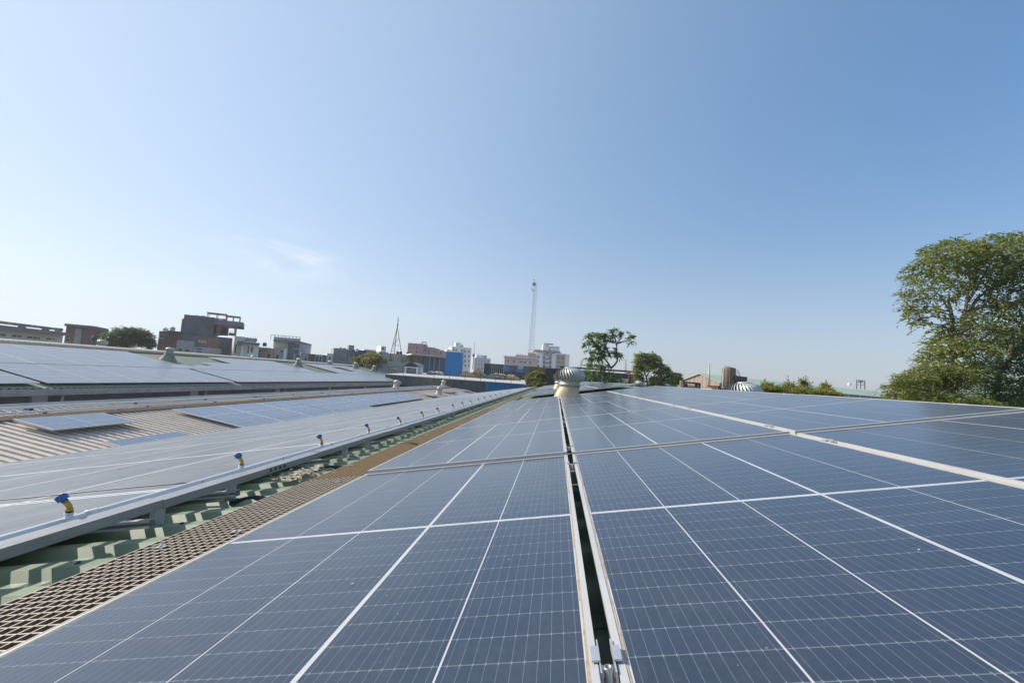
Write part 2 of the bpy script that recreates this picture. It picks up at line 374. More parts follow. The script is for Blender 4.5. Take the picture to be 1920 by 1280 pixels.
# ------------------------------------------------------------------ roof frames (local x along the slope, y depth, z out of the sheet)
class Frame:
    def __init__(s, org, th): s.o = Vector(org); s.th = th; s.m = Matrix.Rotation(th, 3, 'Y')
    def P(s, x, y, z=0): return s.o+s.m @ Vector((x, y, z))
    def rot(s): return (0, s.th, 0)
A1 = 0.179988
F1 = Frame((0.09417, 0, EYE-0.38403), -A1)       # panel top plane of the roof we stand on: x rises to the right
FT = Frame((-10.1, 0, EYE-2.20), R(8.0))         # tan neighbour roof: x NEGATIVE upslope (rises to the left)
F2 = Frame((-20.4, 0, EYE-1.546), R(10.3))       # green roof beyond
D1 = 2.40994
SHEET1 = -.165                                   # pan level of the green sheet under the panels

# ================================================================== SETTING
g = MB().add([(-3000,-300,0),(3000,-300,0),(3000,5000,0),(-3000,5000,0)], [(0,1,2,3)]).build('ground', m_ground); tag(g, kind='structure')
rd = MB().add([(-400,112,.004),(400,112,.004),(400,119,.004),(-400,119,.004)], [(0,1,2,3)]).build('road', m_road); tag(rd, kind='structure')

def rib_profile(pitch, h, n, top=.055, flank=.028):
    """points (y,z) of n trapezoid ribs"""
    pts = []
    for i in range(n):
        y = i*pitch
        pts += [(y, 0), (y+pitch/2-top/2-flank, 0), (y+pitch/2-top/2, h), (y+pitch/2+top/2, h), (y+pitch/2+top/2+flank, 0)]
    pts.append((n*pitch, 0)); return pts
def sheet_mesh(name, x0, x1, pitch, h, n, m, top=.055, flank=.028, t=.0):
    mb = MB(); pr = rib_profile(pitch, h, n, top, flank); k = len(pr)
    vs = [(x0, y, z) for y, z in pr]+[(x1, y, z) for y, z in pr]
    mb.add(vs, [(i, k+i, k+i+1, i+1) for i in range(k-1)])
    return mb.mesh(name, m)
# --- the roof we stand on
b1 = empty('factory_building', (-4, 22, 0), label='long factory building under the camera with green ribbed roof carrying panels', cat='building')
def put(me, name, fr, x, y, z, root):
    o = link_mesh(name, me, root, fr.P(x, y, z)-Vector(root.location), fr.rot()); return o
X_RIDGE1 = 2.55
sh = sheet_mesh('roof_sheet', -10.35, X_RIDGE1, .25, .036, 4, m_green, .07, .034)
for i in range(-2, 48): put(sh, 'roof_sheet', F1, 0, i*1.0+.06, SHEET1+(.0015 if i % 2 else 0), b1)
rp = F1.P(X_RIDGE1, 0, SHEET1); FR = Frame((rp.x, 0, rp.z), A1)      # far slope behind the ridge, falling right
shb = sheet_mesh('roof_sheet', 0, 10.5, .25, .034, 4, m_green, .07, .03)
for i in range(-2, 48): put(shb, 'roof_sheet', FR, 0, i*1.0+.06, 0, b1)
rc = MB(); q0 = F1.P(X_RIDGE1-.28, 0, SHEET1+.042); q1 = F1.P(X_RIDGE1, 0, SHEET1+.052); q2 = FR.P(.28, 0, .042)
for a, b in ((q0, q1), (q1, q2)):
    rc.hexa([(a.x,-2,a.z),(b.x,-2,b.z),(b.x,48,b.z),(a.x,48,a.z),(a.x,-2,a.z+.003),(b.x,-2,b.z+.003),(b.x,48,b.z+.003),(a.x,48,a.z+.003)])
part('ridge_cap', rc, m_green, b1)
e0 = F1.P(-10.1, 0, SHEET1-.3); e1 = FR.P(10.3, 0, -.3)
w = MB()
w.prism([(e0.x, 0), (e1.x, 0), (e1.x, e1.z), (rp.x, rp.z-.12), (e0.x, e0.z)], -1.9, 47.9)
part('wall', w, m_greyw, b1)
sc_ = MB()
for i in range(0, 120):
    y = .06+.125+i*.25
    for x in (-1.62+.02*(i % 3-1), -2.02):
        if i % 2: continue
        c = F1.P(x, y, SHEET1+.034)
        sc_.lathe(c, [(.013, 0), (.013, .004), (.006, .005), (.006, .011)], 8, False)
s_ = part('roof_screws', sc_, m_dsteel, b1); s_['kind'] = 'stuff'

# --- tan neighbour roof
bt = empty('tan_roof_building', (-13, 32, 0), label='lower neighbouring building with tan ribbed roof rising away from the grey panels', cat='building')
sht = sheet_mesh('roof_sheet', -4.1, .5, .22, .038, 5, m_tan, .05, .012)
for i in range(0, 58): put(sht, 'roof_sheet', FT, 0, 1.0+i*1.1, -.155+(.0012 if i % 2 else 0), bt)
tr_ = FT.P(-4.1, 0, -.155); FTB = Frame((tr_.x, 0, tr_.z), -R(8))
shtb = sheet_mesh('roof_sheet', -5.2, 0, .22, .03, 5, m_tan, .05, .03)
for i in range(0, 58): put(shtb, 'roof_sheet', FTB, 0, 1.0+i*1.1, 0, bt)
ta = FT.P(.45, 0, -.4); tb_ = FTB.P(-5.1, 0, -.3)
w = MB(); w.prism([(tb_.x, 0), (ta.x, 0), (ta.x, ta.z), (tr_.x, tr_.z-.1), (tb_.x, tb_.z)], 1.1, 64.7); part('wall', w, m_greyw, bt)
ts = MB()
for i in range(0, 62):
    for x in (-.35, -1.75):
        ts.lathe(FT.P(x, 1.0+.11+i*.22*2, -.125), [(.013, 0), (.013, .005), (.007, .006), (.007, .014)], 6, False)
s_ = part('roof_screws', ts, m_dsteel, bt); s_['kind'] = 'stuff'
# gutter valley between both roofs
vg = MB(); a = F1.P(-10.3, 0, SHEET1-.02); b = FT.P(.42, 0, -.17)
vg.box(min(a.x, b.x)-.02, max(a.x, b.x)+.02, -1.8, 47.8, min(a.z, b.z)-.25, min(a.z, b.z)-.22)
part('valley_gutter', vg, m_galv, bt)

# --- green roof beyond with concrete gutter
b2 = empty('green_roof_building', (-27, 40, 0), label='far building with weathered green roof, concrete gutter and rows of pale panels', cat='building')
sh2 = sheet_mesh('roof_sheet', -9.85, .35, .25, .034, 4, m_green2, .07, .03)
for i in range(0, 58): put(sh2, 'roof_sheet', F2, 0, 6+i*1.0, -.16+(.0012 if i % 2 else 0), b2)
r2 = F2.P(-9.85, 0, -.16); F2B = Frame((r2.x, 0, r2.z), -R(10.3))
sh2b = sheet_mesh('roof_sheet', -9, 0, .25, .034, 4, m_green2, .07, .03)
for i in range(0, 58): put(sh2b, 'roof_sheet', F2B, 0, 6+i*1.0, 0, b2)
rc = MB(); q0 = F2.P(-9.5, 0, -.118); q1 = F2.P(-9.85, 0, -.09); q2 = F2B.P(-.33, 0, .042)
for a, b in ((q1, q0), (q2, q1)):
    rc.hexa([(a.x,6,a.z),(b.x,6,b.z),(b.x,64,b.z),(a.x,64,a.z),(a.x,6,a.z+.004),(b.x,6,b.z+.004),(b.x,64,b.z+.004),(a.x,64,a.z+.004)])
part('ridge_cap', rc, m_roofw, b2)
eg = F2.P(.35, 0, -.16)
gt = MB(); gt.box(eg.x+.02, eg.x+.10, 6, 64, EYE-2.03, EYE-1.775); gt.box(eg.x-.45, eg.x+.02, 6, 64, EYE-2.03, EYE-1.97)
part('concrete_gutter', gt, m_conc, b2)
w2x = eg.x-.42
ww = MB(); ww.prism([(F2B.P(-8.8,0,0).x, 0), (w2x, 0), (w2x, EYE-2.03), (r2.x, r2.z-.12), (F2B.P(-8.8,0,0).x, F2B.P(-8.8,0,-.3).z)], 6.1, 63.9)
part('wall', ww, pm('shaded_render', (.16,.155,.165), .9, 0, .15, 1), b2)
for k, y in enumerate((15.6, 23.2, 30.8, 38.4, 46, 53.6)):
    bx = MB(); bx.box(w2x, w2x+.16, y, y+.55, EYE-2.75, EYE-2.03); part('pier', bx, m_greyw, b2)
    dp = MB(); dp.tube([(w2x+.25, y+1.0, EYE-2.0), (w2x+.25, y+1.0, EYE-2.5), (w2x+.12, y+1.0, EYE-2.8), (w2x+.12, y+1.0, .5)], .055, 8); part('downpipe', dp, m_galvleg, b2)

# ================================================================== SOLAR PANELS
def set_uv(me, uvs):
    lay = me.uv_layers.new(name='UVMap'); lay.data.foreach_set('uv', np.array(uvs, dtype=np.float32).ravel())
ZB, ZC = .0333, .0336
def cols_x():
    xs = []; x = -W/2+LIP+MARG
    for c in range(5):
        xs.append(x); x += COLW+(FAT if c == 2 else CG)
    return xs
COLS = cols_x(); Y0 = -L/2+LIP+MARG+.004
def slab(name, m, w, h, v_off=0.0):
    """thin plate with its corner at the origin, UV in metres"""
    vs = [(0,0,0),(w,0,0),(w,h,0),(0,h,0),(0,0,-.0002),(w,0,-.0002),(w,h,-.0002),(0,h,-.0002)]
    fs = [(0,1,2,3),(0,4,5,1),(1,5,6,2),(2,6,7,3),(3,7,4,0)]
    me = bpy.data.meshes.new(name); me.from_pydata(vs, [], fs); me.materials.append(m)
    set_uv(me, [(vs[i][0], vs[i][1]+v_off) for f in fs for i in f]); me.update(); return me
fm = MB()
for sx in (-1, 1):
    x0, x1 = sorted((sx*W/2, sx*(W/2-LIP))); fm.box(x0, x1, -L/2, L/2, 0, .035)
    x0, x1 = sorted((sx*(W/2-LIP), sx*(W/2-.03))); fm.box(x0, x1, -L/2+LIP, L/2-LIP, 0, .002)
for sy in (-1, 1):
    y0, y1 = sorted((sy*L/2, sy*(L/2-LIP))); fm.box(-W/2+LIP, W/2-LIP, y0, y1, .0002, .0348)
me_frame = fm.mesh('frame', m_alu)
fw = MB()
for sx in (-1, 1):
    x0, x1 = sorted((sx*W/2, sx*(W/2-.016))); fw.box(x0, x1, -L/2, L/2, 0, .0352)
for sy in (-1, 1):
    y0, y1 = sorted((sy*L/2, sy*(L/2-.030))); fw.box(-W/2+.016, W/2-.016, y0, y1, .0002, .0350)
me_frame2 = fw.mesh('frame', pm('pale_frame', (.64, .63, .60), .45, .05, .06, 5))
dl = MB(); _x, _y = W/2-LIP, L/2-LIP
for sx in (-1, 1):
    for q in range(24):
        ya, yb = -_y+2*_y*q/24, -_y+2*_y*(q+1)/24; wa = .0045+.0012*math.sin(q*2.1+sx); x0, x1 = sorted((sx*_x, sx*(_x-wa))); dl.box(x0, x1, ya, yb, .0336, .0341)
for sy in (-1, 1): y0, y1 = sorted((sy*_y, sy*(_y-.006))); dl.box(-_x+.006, _x-.006, y0, y1, .0336, .0341)
me_dust = dl.mesh('dust_line', pm('tan_dust', (.40, .31, .23), .95, 0, .25, 40))
bk = MB(); bk.box(-W/2+LIP, W/2-LIP, -L/2+LIP, L/2-LIP, ZB-.004, ZB); me_back = bk.mesh('backsheet', m_back)
me_cell = slab('cell', m_cell, COLW, CELL_P-CGAP, CGAP/2)
HB = 15*CELL_P
me_block = slab('cell_block', m_block, COLW, HB)
def far_mesh(m):
    vs = []; fs = []; uvs = []
    for c in range(5):
        for h in range(2):
            b = len(vs); x = COLS[c]; y = Y0+h*(HB+MID)
            q = [(x,y,ZC),(x+COLW,y,ZC),(x+COLW,y+HB,ZC),(x,y+HB,ZC)]; vs += q; fs.append((b,b+1,b+2,b+3)); uvs += [(p[0]-x, p[1]-y) for p in q]
    me = bpy.data.meshes.new('cell_field'); me.from_pydata(vs, [], fs); me.materials.append(m); set_uv(me, uvs); me.update(); return me
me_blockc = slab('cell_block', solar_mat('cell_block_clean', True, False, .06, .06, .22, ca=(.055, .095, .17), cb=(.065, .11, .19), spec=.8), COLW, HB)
me_block2 = slab('cell_block', solar_mat('cell_block_dusty', True, False, .34, .25, .24), COLW, HB)
me_field = far_mesh(m_far); me_fieldb = far_mesh(m_farblue)
N_PANEL = 0
def panel(fr, x, y, z, kind, label, group, flip=False, tilt=.0012, field=None, blk=None, frm=None):
    """x,y = centre of the module, z = its top above the frame plane"""
    global N_PANEL; N_PANEL += 1
    r = empty('solar_panel', fr.P(x, y, z-.035), label=label, cat='solar panel', group=group)
    r.rotation_euler = (random.uniform(-tilt, tilt), fr.th+random.uniform(-tilt, tilt), math.pi if flip else 0)
    if flip: r.rotation_euler = (r.rotation_euler[0], -r.rotation_euler[1], math.pi)
    link_mesh('frame', frm or me_frame, r); link_mesh('backsheet', me_back, r)
    if group.startswith('panels of the array'): link_mesh('dust_line', me_dust, r)
    if kind == 'cells':
        for c in range(5):
            for h in range(2):
                for k in range(15):
                    link_mesh('cell', me_cell, r, (COLS[c], Y0+h*(HB+MID)+k*CELL_P+CGAP/2, ZC))
    elif kind == 'blocks':
        for c in range(5):
            for h in range(2): link_mesh('cell_block', blk or me_block, r, (COLS[c], Y0+h*(HB+MID), ZC))
    else: link_mesh('cell_field', field or me_field, r)
    return r
# --- array A: three columns either side of the narrow gap
PY = L+GY
XC = [-GX/2-W/2, GX/2+W/2, GX*1.5+W*1.5]
colname = ['left of the narrow gap', 'right of the narrow gap', 'beside the roof ridge']
for row in range(5):
    for c in range(3):
        y = D1+(row-1)*PY+GY/2+L/2
        z = (.015 if c == 0 else .010) if row >= 1 else 0
        lab = ('dark blue dusty solar panel ' if row == 0 else 'dusty solar panel ')+colname[c]+(', nearest the camera' if row == 0 else ', %s back from the camera' % ORD[row+1])
        panel(F1, XC[c], y, z, 'cells' if row == 0 else 'blocks', lab, 'panels of the array around the narrow gap', flip=(row % 2 == 1))
# --- arrays B, C, D further along the same slope
for ai, (ys, rows, nm) in enumerate(((13.35, 3, 'behind the big turbine vent'), (22.2, 3, 'in the second group behind the turbine vent'), (31.0, 3, 'in the last group near the roof end'))):
    for row in range(rows):
        for c in range(3):
            panel(F1, XC[c], ys+row*PY+L/2, .03, 'blocks' if ai == 0 else 'far', 'grey panel %s, %s, %s row' % (nm, ('left column', 'middle column', 'ridge column')[c], ORD[row+1]),
                  'panels further along our roof slope', flip=(row % 2 == 1))
# --- array 2: lower part of our slope, left of the sprinkler pipe
X2 = -2.42
far_stuff = []
for row in range(21):
    for c in range(7):
        xc = X2-W/2-c*(W+.012); y = .50+row*(L+.016)+L/2
        if y < 1.0+.3*c and y+L/2 < (abs(xc)-1)*.55: continue
        if row < 12:
            panel(F1, xc, y, -.012, 'blocks' if row < 5 and c < 5 else 'far', 'pale dusty panel left of the sprinkler pipe, %s column from pipe, %s row back' % (ORD[c+1], ORD[row+1]), 'grey panels on the lower slope left of the pipe', blk=me_block2, frm=me_frame2)
        else: far_stuff.append((xc, y))
mbf = MB()
vsf = []; fsf = []
for xc, y in far_stuff:
    b = len(vsf)
    for dx, dy, zz in ((-W/2,-L/2,-.012),(W/2,-L/2,-.012),(W/2,L/2,-.012),(-W/2,L/2,-.012)): vsf.append(F1.P(xc+dx, y+dy, zz))
    for dx, dy, zz in ((-W/2,-L/2,-.047),(W/2,-L/2,-.047),(W/2,L/2,-.047),(-W/2,L/2,-.047)): vsf.append(F1.P(xc+dx, y+dy, zz))
    fsf += [tuple(b+i for i in f) for f in ((0,1,2,3),(0,4,5,1),(1,5,6,2),(2,6,7,3),(3,7,4,0))]
mbf.add(vsf, fsf); me = mbf.mesh('solar_panels', m_far); set_uv(me, [(0, 0)]*sum(len(f) for f in fsf)); o = link_mesh('solar_panels', me)
tag(o, 'farthest grey panels on the lower slope near the roof end', 'solar panels', kind='stuff')
# --- tan roof
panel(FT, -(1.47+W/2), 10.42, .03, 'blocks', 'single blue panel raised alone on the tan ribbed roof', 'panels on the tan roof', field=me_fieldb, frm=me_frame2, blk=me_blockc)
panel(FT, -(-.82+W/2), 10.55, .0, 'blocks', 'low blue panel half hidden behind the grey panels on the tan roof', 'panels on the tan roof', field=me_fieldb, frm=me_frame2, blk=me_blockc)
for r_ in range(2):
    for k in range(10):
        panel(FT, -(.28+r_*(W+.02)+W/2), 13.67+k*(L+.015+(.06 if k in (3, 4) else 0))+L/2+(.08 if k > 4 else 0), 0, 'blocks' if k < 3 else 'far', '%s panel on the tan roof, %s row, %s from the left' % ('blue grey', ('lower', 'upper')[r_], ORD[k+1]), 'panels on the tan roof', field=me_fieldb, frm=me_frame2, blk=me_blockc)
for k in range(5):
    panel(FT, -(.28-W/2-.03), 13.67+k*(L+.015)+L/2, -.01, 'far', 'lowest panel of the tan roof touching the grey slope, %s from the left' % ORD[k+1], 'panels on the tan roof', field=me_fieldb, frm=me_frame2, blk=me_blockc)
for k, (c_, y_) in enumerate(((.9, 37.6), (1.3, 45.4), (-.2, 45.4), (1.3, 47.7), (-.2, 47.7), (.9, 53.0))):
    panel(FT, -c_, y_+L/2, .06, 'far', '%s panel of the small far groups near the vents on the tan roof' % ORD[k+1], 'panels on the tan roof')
# --- green roof
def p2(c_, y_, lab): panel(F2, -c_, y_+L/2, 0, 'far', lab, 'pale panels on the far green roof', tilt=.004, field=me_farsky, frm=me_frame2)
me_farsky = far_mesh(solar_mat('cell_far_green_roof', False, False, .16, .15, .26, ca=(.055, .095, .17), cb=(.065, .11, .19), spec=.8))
RW = W+.018; RL = L+.02
for r_ in range(3):
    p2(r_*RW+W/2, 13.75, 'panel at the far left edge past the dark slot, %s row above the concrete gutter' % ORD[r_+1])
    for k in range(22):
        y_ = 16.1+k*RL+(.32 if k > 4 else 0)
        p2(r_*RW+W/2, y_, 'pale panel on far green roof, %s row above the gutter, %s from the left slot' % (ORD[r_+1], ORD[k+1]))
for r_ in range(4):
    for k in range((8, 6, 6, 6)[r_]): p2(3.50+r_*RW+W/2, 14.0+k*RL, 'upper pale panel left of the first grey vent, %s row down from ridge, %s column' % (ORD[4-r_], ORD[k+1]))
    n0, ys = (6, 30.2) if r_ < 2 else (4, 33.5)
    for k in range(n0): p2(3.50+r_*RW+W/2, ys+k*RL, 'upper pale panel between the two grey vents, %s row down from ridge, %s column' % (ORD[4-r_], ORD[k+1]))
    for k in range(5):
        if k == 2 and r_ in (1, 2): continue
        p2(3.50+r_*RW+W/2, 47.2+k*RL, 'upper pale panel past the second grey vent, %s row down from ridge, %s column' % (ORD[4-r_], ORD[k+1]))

# --- mounting rails under array A (glimpsed in the narrow gap) and clamps
for i, y in enumerate((.70, 2.16, 2.66, 4.22, 4.80, 6.3, 6.9, 8.4, 9.0, 10.5)):
    rb = MB(); rb.box(-1.10, 2.2, -.02, .02, -.035-.045, -.037)
    tag(rb.build('mounting_rail', m_alu2, None, F1.P(0, y, 0), F1.rot()), 'aluminium mounting rail across the slope below the near panels, %s from the camera' % ORD[i+1], 'rail', 'mounting rails under the near panels')
me_lip = MB(); me_lip.box(-.021, -.009, 0, .034, .0005, .0033); me_lip.box(.009, .021, 0, .034, .0005, .0033)
me_lip.box(-.0112, -.009, 0, .055, -.02, .0005); me_lip.box(.009, .0112, 0, .055, -.02, .0005)
me_lip = me_lip.mesh('clamp_body', m_alu2)
me_web = MB(); me_web.box(-.009, .009, -.022, .0, -.022, -.018); me_web.box(-.0112, -.009, -.022, 0, -.022, .0003); me_web.box(.009, .0112, -.022, 0, -.022, .0003)
me_web = me_web.mesh('channel', m_alu2)
bm_ = MB(); bm_.lathe((0, -.008, -.018), [(.0078, 0), (.0078, .002), (.0064, .002), (.0066, .0165), (.0058, .0175), (.0032, .0175), (.0032, .010)], 20); me_bolt = bm_.mesh('socket_bolt', m_steel)
clamps = [(0.0, y, 'narrow gap') for y in (.66, 2.14, 2.62, 4.2, 4.75, 6.3, 6.85, 8.4)]+[(GX+W, y, 'gap near the ridge') for y in (2.1, 2.66, 4.2, 4.75, 6.3, 6.85, 8.4)]
cnt = {}
for x, y, nm in clamps:
    cnt[nm] = cnt.get(nm, 0)+1
    lab = 'large aluminium mid clamp with socket bolt in the narrow gap, closest to the camera' if (nm == 'narrow gap' and cnt[nm] == 1) else 'small aluminium mid clamp in the %s, %s from the camera' % (nm, ORD[cnt[nm]])
    r = empty('panel_clamp', F1.P(x, y, .002 if y < 2.4 else .010), F1.rot(), lab, 'clamp', 'clamps holding the near panels')
    link_mesh('clamp_body', me_lip, r); link_mesh('channel', me_web, r); link_mesh('socket_bolt', me_bolt, r)
ec = MB(); ec.box(-.014, .010, -.03, .03, .0, .004); ec.box(.001, .010, -.03, .03, -.034, .0); ec.box(.010, .045, -.03, .03, -.034, -.030); me_ec = ec.mesh('end_clamp', m_alu)
for i, y in enumerate((1.55, 2.2, 2.8, 4.2, 4.8, 6.2, 6.9, 8.3, 9.0, 10.3)):
    o = link_mesh('end_clamp', me_ec, None, F1.P(XC[2]+W/2, y, .006), F1.rot())
    tag(o, 'small white end clamp on the panel edge along the ridge, %s from the camera' % ORD[i+1], 'clamp', 'end clamps along the ridge edge')

# ================================================================== WALKWAY STRIP
GP = .038
def grating(fr, x0, x1, y, z, length, m, label, detail, group):
    r = empty('walkway_grating', fr.P((x0+x1)/2, y, z), fr.rot(), label, 'grating', group)
    w_ = x1-x0; nx = int(round(w_/GP)); ny = int(length/GP); h = .036; t = .0058
    if detail:
        lb = MB(); lb.box(-t/2, t/2, 0, ny*GP, -h, 0); me = lb.mesh('long_bar', m)
        for i in range(nx+1): link_mesh('long_bar', me, r, (-w_/2+i*GP, 0, 0))
    cb = MB()
    if not detail:
        for i in range(nx+1): cb.box(-w_/2+i*GP-t/2, -w_/2+i*GP+t/2, 0, ny*GP, -h, 0)
    for k in range(ny+1):
        cb.box(-w_/2, w_/2, k*GP-t/2, k*GP+t/2, -h, -.0008)
    o = cb.build('cross_bars' if detail else 'bar_grid', m, r); o['kind'] = 'stuff'
    return r
def clips(r, pts):
    for x, y in pts:
        c_ = MB(); c_.box(x-.022, x+.022, y-.012, y+.012, .0006, .0035); c_.lathe((x, y, .0035), [(.007, 0), (.007, .005), (.004, .006)], 8, False); c_.build('grating_clip', m_alu2, r)
gx1 = -1.385; gx0 = gx1-10*GP
gl = 3.648
gm = [m_frp1, m_frp2, m_frp3, m_frp1, m_frp3, m_frp3, m_frp2, m_frp2, m_frp3, m_frp3, m_frp2, m_frp3]
gd = ['bleached tan', 'bright orange', 'brown', 'dusty tan']
for i in range(12):
    m = gm[i]; cn = {m_frp1: 'bleached tan', m_frp2: 'orange', m_frp3: 'brown'}[m]
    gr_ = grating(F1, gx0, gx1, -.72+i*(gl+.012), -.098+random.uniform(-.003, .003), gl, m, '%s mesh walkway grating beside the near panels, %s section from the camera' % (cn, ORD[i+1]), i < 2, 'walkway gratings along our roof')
    if i < 3: clips(gr_, [(-.095, 2.42), (.13, 2.55), (.10, 3.5), (-.14, .5), (.02, 1.6)])
    gr_.rotation_euler.z = random.uniform(-.0018, .0018)
for i in range(14):
    m = (m_frp3, m_frp3, m_frp3, m_frp2)[i % 4]
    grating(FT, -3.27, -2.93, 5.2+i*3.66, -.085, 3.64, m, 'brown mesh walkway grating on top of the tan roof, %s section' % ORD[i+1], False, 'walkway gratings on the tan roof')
for i in range(15):
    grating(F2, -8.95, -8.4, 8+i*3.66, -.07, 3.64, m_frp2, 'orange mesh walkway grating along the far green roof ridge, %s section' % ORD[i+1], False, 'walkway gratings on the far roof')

# --- cable tray cover on legs (stands level)
tx, tz = -2.0, EYE-.7664
ct = empty('cable_tray', (tx-.04, 0, tz-.046), (0, 0, 0), 'long grey galvanised cable tray on short legs between grating and white pipe', 'cable tray')
yy = -.9; k = 0
while yy < 46:
    ln = 1.55 if k < 12 else 3.0
    sg = MB(); sg.box(-.04, .04, 0, ln-.005, 0, .046); sg.box(.040, .0415, ln-.05, ln-.005, .004, .0465)
    o = sg.build('tray_segment', m_galv, ct, (random.uniform(-.0015, .0015), yy, random.uniform(-.0025, .0025))); yy += ln; k += 1
lg = MB(); lg.box(-.002, .002, -.03, .03, -.092, .0); lg.box(-.002, .05, -.035, .035, -.094, -.090); lg.box(-.03, -.002, -.03, -.026, -.092, 0)
me_lg = lg.mesh('leg', m_galvleg)
y = 2.2; i = 0
while y < 46:
    o = link_mesh('leg', me_lg, ct, (.026, y, .0)); y += .53 if i % 2 == 0 else 1.55; i += 1
for hx in range(4):
    hb = MB(); hb.tube([(.038, 3.08+hx*.055, .024), (.0415, 3.08+hx*.055, .024)], .0125, 10); hb.build('knockout', m_black, ct)
# --- purlin rails poking out under the tray
for i, y in enumerate((2.02, 2.62, 3.75, 4.9, 6.1, 7.3, 8.6)):
    rb = MB()
    for z0, z1 in ((-.002, .0), (-.038, -.036)): rb.box(-.9, .20, -.02, .02, z0, z1)
    rb.box(-.9, .20, .018, .02, -.036, -.002); rb.box(-.9, .20, -.02, -.018, -.036, -.026); rb.box(-.9, .20, -.02, -.018, -.012, -.002)
    tag(rb.build('mounting_rail', m_alu2, None, F1.P(-2.30, y+.08, -.072), F1.rot()), 'slotted aluminium rail end poking out under the cable tray, %s from the camera' % ORD[i+1], 'rail', 'rail ends under the cable tray')
# --- water pipe and sprinklers
PXs, PZ = -2.325, -.001
wp = empty('water_pipe', F1.P(PXs, 0, PZ), F1.rot(), 'long white plastic water pipe running along the cable tray', 'pipe')
y = -1.0; k = 0
while y < 40:
    pb = MB(); pts = [(random.uniform(-.004,.004), y+t*3.0, random.uniform(-.003,.004)) for t in (0, .25, .5, .75, 1)]
    pts[0] = (0, y, 0); pts[-1] = (0, y+3.0, 0); pb.tube(pts, .0185, 12, False); pb.build('pipe_length', m_pvc, wp)
    cp = MB(); cp.tube([(0, y-.03, 0), (0, y+.03, 0)], .0225, 12); cp.build('coupling', m_pvc, wp)
    for yb in (y+.8, y+1.5, y+2.3):
        cl = MB(); cl.tube([(0, yb-.004, 0), (0, yb+.004, 0)], .0205, 12); cl.build('pipe_strap', m_black, wp)
    y += 3.0; k += 1
def proto_sprinkler():
    r = empty('sprinkler', (0, 0, 0), (0, 0, 0), 'x', 'sprinkler', 'yellow and blue sprinklers along the white pipe')
    t = MB(); t.tube([(0, -.045, 0), (0, .045, 0)], .0228, 14); t.tube([(0, 0, 0), (0, 0, .040)], .0185, 14); t.tube([(0, 0, .036), (0, 0, .046)], .0215, 14); t.build('tee', m_pvc, r)
    c = MB(); c.tube([(0, 0, .046), (0, 0, .054)], .0175, 14); c.build('collar', m_black, r)
    y_ = MB(); y_.tube([(0, 0, .054), (0, 0, .068)], .0165, 14); y_.tube([(0, 0, .062), (-.002, 0, .076), (-.010, 0, .088), (-.022, 0, .102)], .0135, 14); y_.build('riser', m_yel, r)
    h = MB(); d = Vector((-.64, 0, .77)); s = Vector((.77, 0, .64)); u = Vector((0, 1, 0)); c0 = Vector((-.022, 0, .102))
    h.tube([c0, c0+d*.012], .0155, 12); h.obox(c0+d*.020, s*.017, u*.021, d*.009)
    h.obox(c0+d*.034+s*.008, s*.009, u*.021, d*.006); h.obox(c0+d*.034-s*.012, s*.006, u*.021, d*.006)
    h.obox(c0+d*.036, s*.018, u*.003, d*.008)
    h.build('nozzle', m_blue, r)
    r.scale = (.86, .86, .86)
    return r
sp0 = proto_sprinkler(); sp_k = kids(sp0)
for i, y in enumerate((1.90, 3.03, 4.12, 5.20, 6.30, 7.37, 8.40, 9.60, 10.6, 11.7, 12.8, 14.0, 15.2, 16.6, 18.0, 21.0)):
    if i == 0: r = sp0
    else:
        r = sp0.copy(); COL.objects.link(r)
        for c in sp_k:
            d = c.copy(); COL.objects.link(d); d.parent = r
    r['label'] = 'yellow sprinkler with blue nozzle on the white pipe, %s' % ('closest to the camera' if i == 0 else ORD[i+1]+' from the camera')
    r.location = F1.P(PXs, y, PZ); r.rotation_euler = (random.uniform(-.10, .10), random.uniform(-.12, .10), random.uniform(-.45, .45))
# --- conduits, litter, rod
for i, (y, x0, x1) in enumerate(((2.62, -2.1, -1.74), (3.62, -2.15, -1.74))):
    cd = MB(); pts = []; rs = []
    n = 90
    for k in range(n+1):
        t = k/n; pts.append(F1.P(x0+(x1-x0)*t, y+.05*math.sin(t*5), -.135+.006*math.sin(t*4))); rs.append(.019 if k % 2 else .0145)
    cd.tube(pts, rs, 8, True, False); tag(cd.build('conduit', m_black), 'black corrugated conduit crossing under the grating, %s from the camera' % ('first' if i == 0 else 'second'), 'conduit', 'conduits under the walkway')
lt = MB()
for k in range(160):
    c = F1.P(random.gauss(-1.98, .09), random.gauss(3.22, .09), -.10+random.uniform(0, .035)); a = random.uniform(0, 6.3); l_ = random.uniform(.012, .04)
    d = Vector((math.cos(a), math.sin(a), random.uniform(-.3, .3)))*l_; e = Vector((-math.sin(a), math.cos(a), random.uniform(-.4, .4)))*l_*.35
    lt.add([c-d, c+e, c+d, c-e], [(0,1,2,3)])
tag(lt.build('dry_litter', m_debris), 'heap of dry leaves and twigs caught under the cable tray', 'dry leaves', kind='stuff')
rod = MB(); rod.tube([F1.P(-1.82, 4.75, -.05), F1.P(-1.48, 4.42, -.09)], .006, 6); tag(rod.build('wire_rod', m_dsteel), 'thin dark rod lying across the orange grating', 'rod')
wire = MB(); wp_ = []
for k in range(30):
    t = k/29; wp_.append(F1.P(-2.30-6.2*t, 2.66+.03*math.sin(t*7), .004+.004*abs(math.sin(t*16))))
wire.tube(wp_, .004, 6); tag(wire.build('cable', m_black), 'thin dark cable lying across the pale panels from the pipe', 'cable')
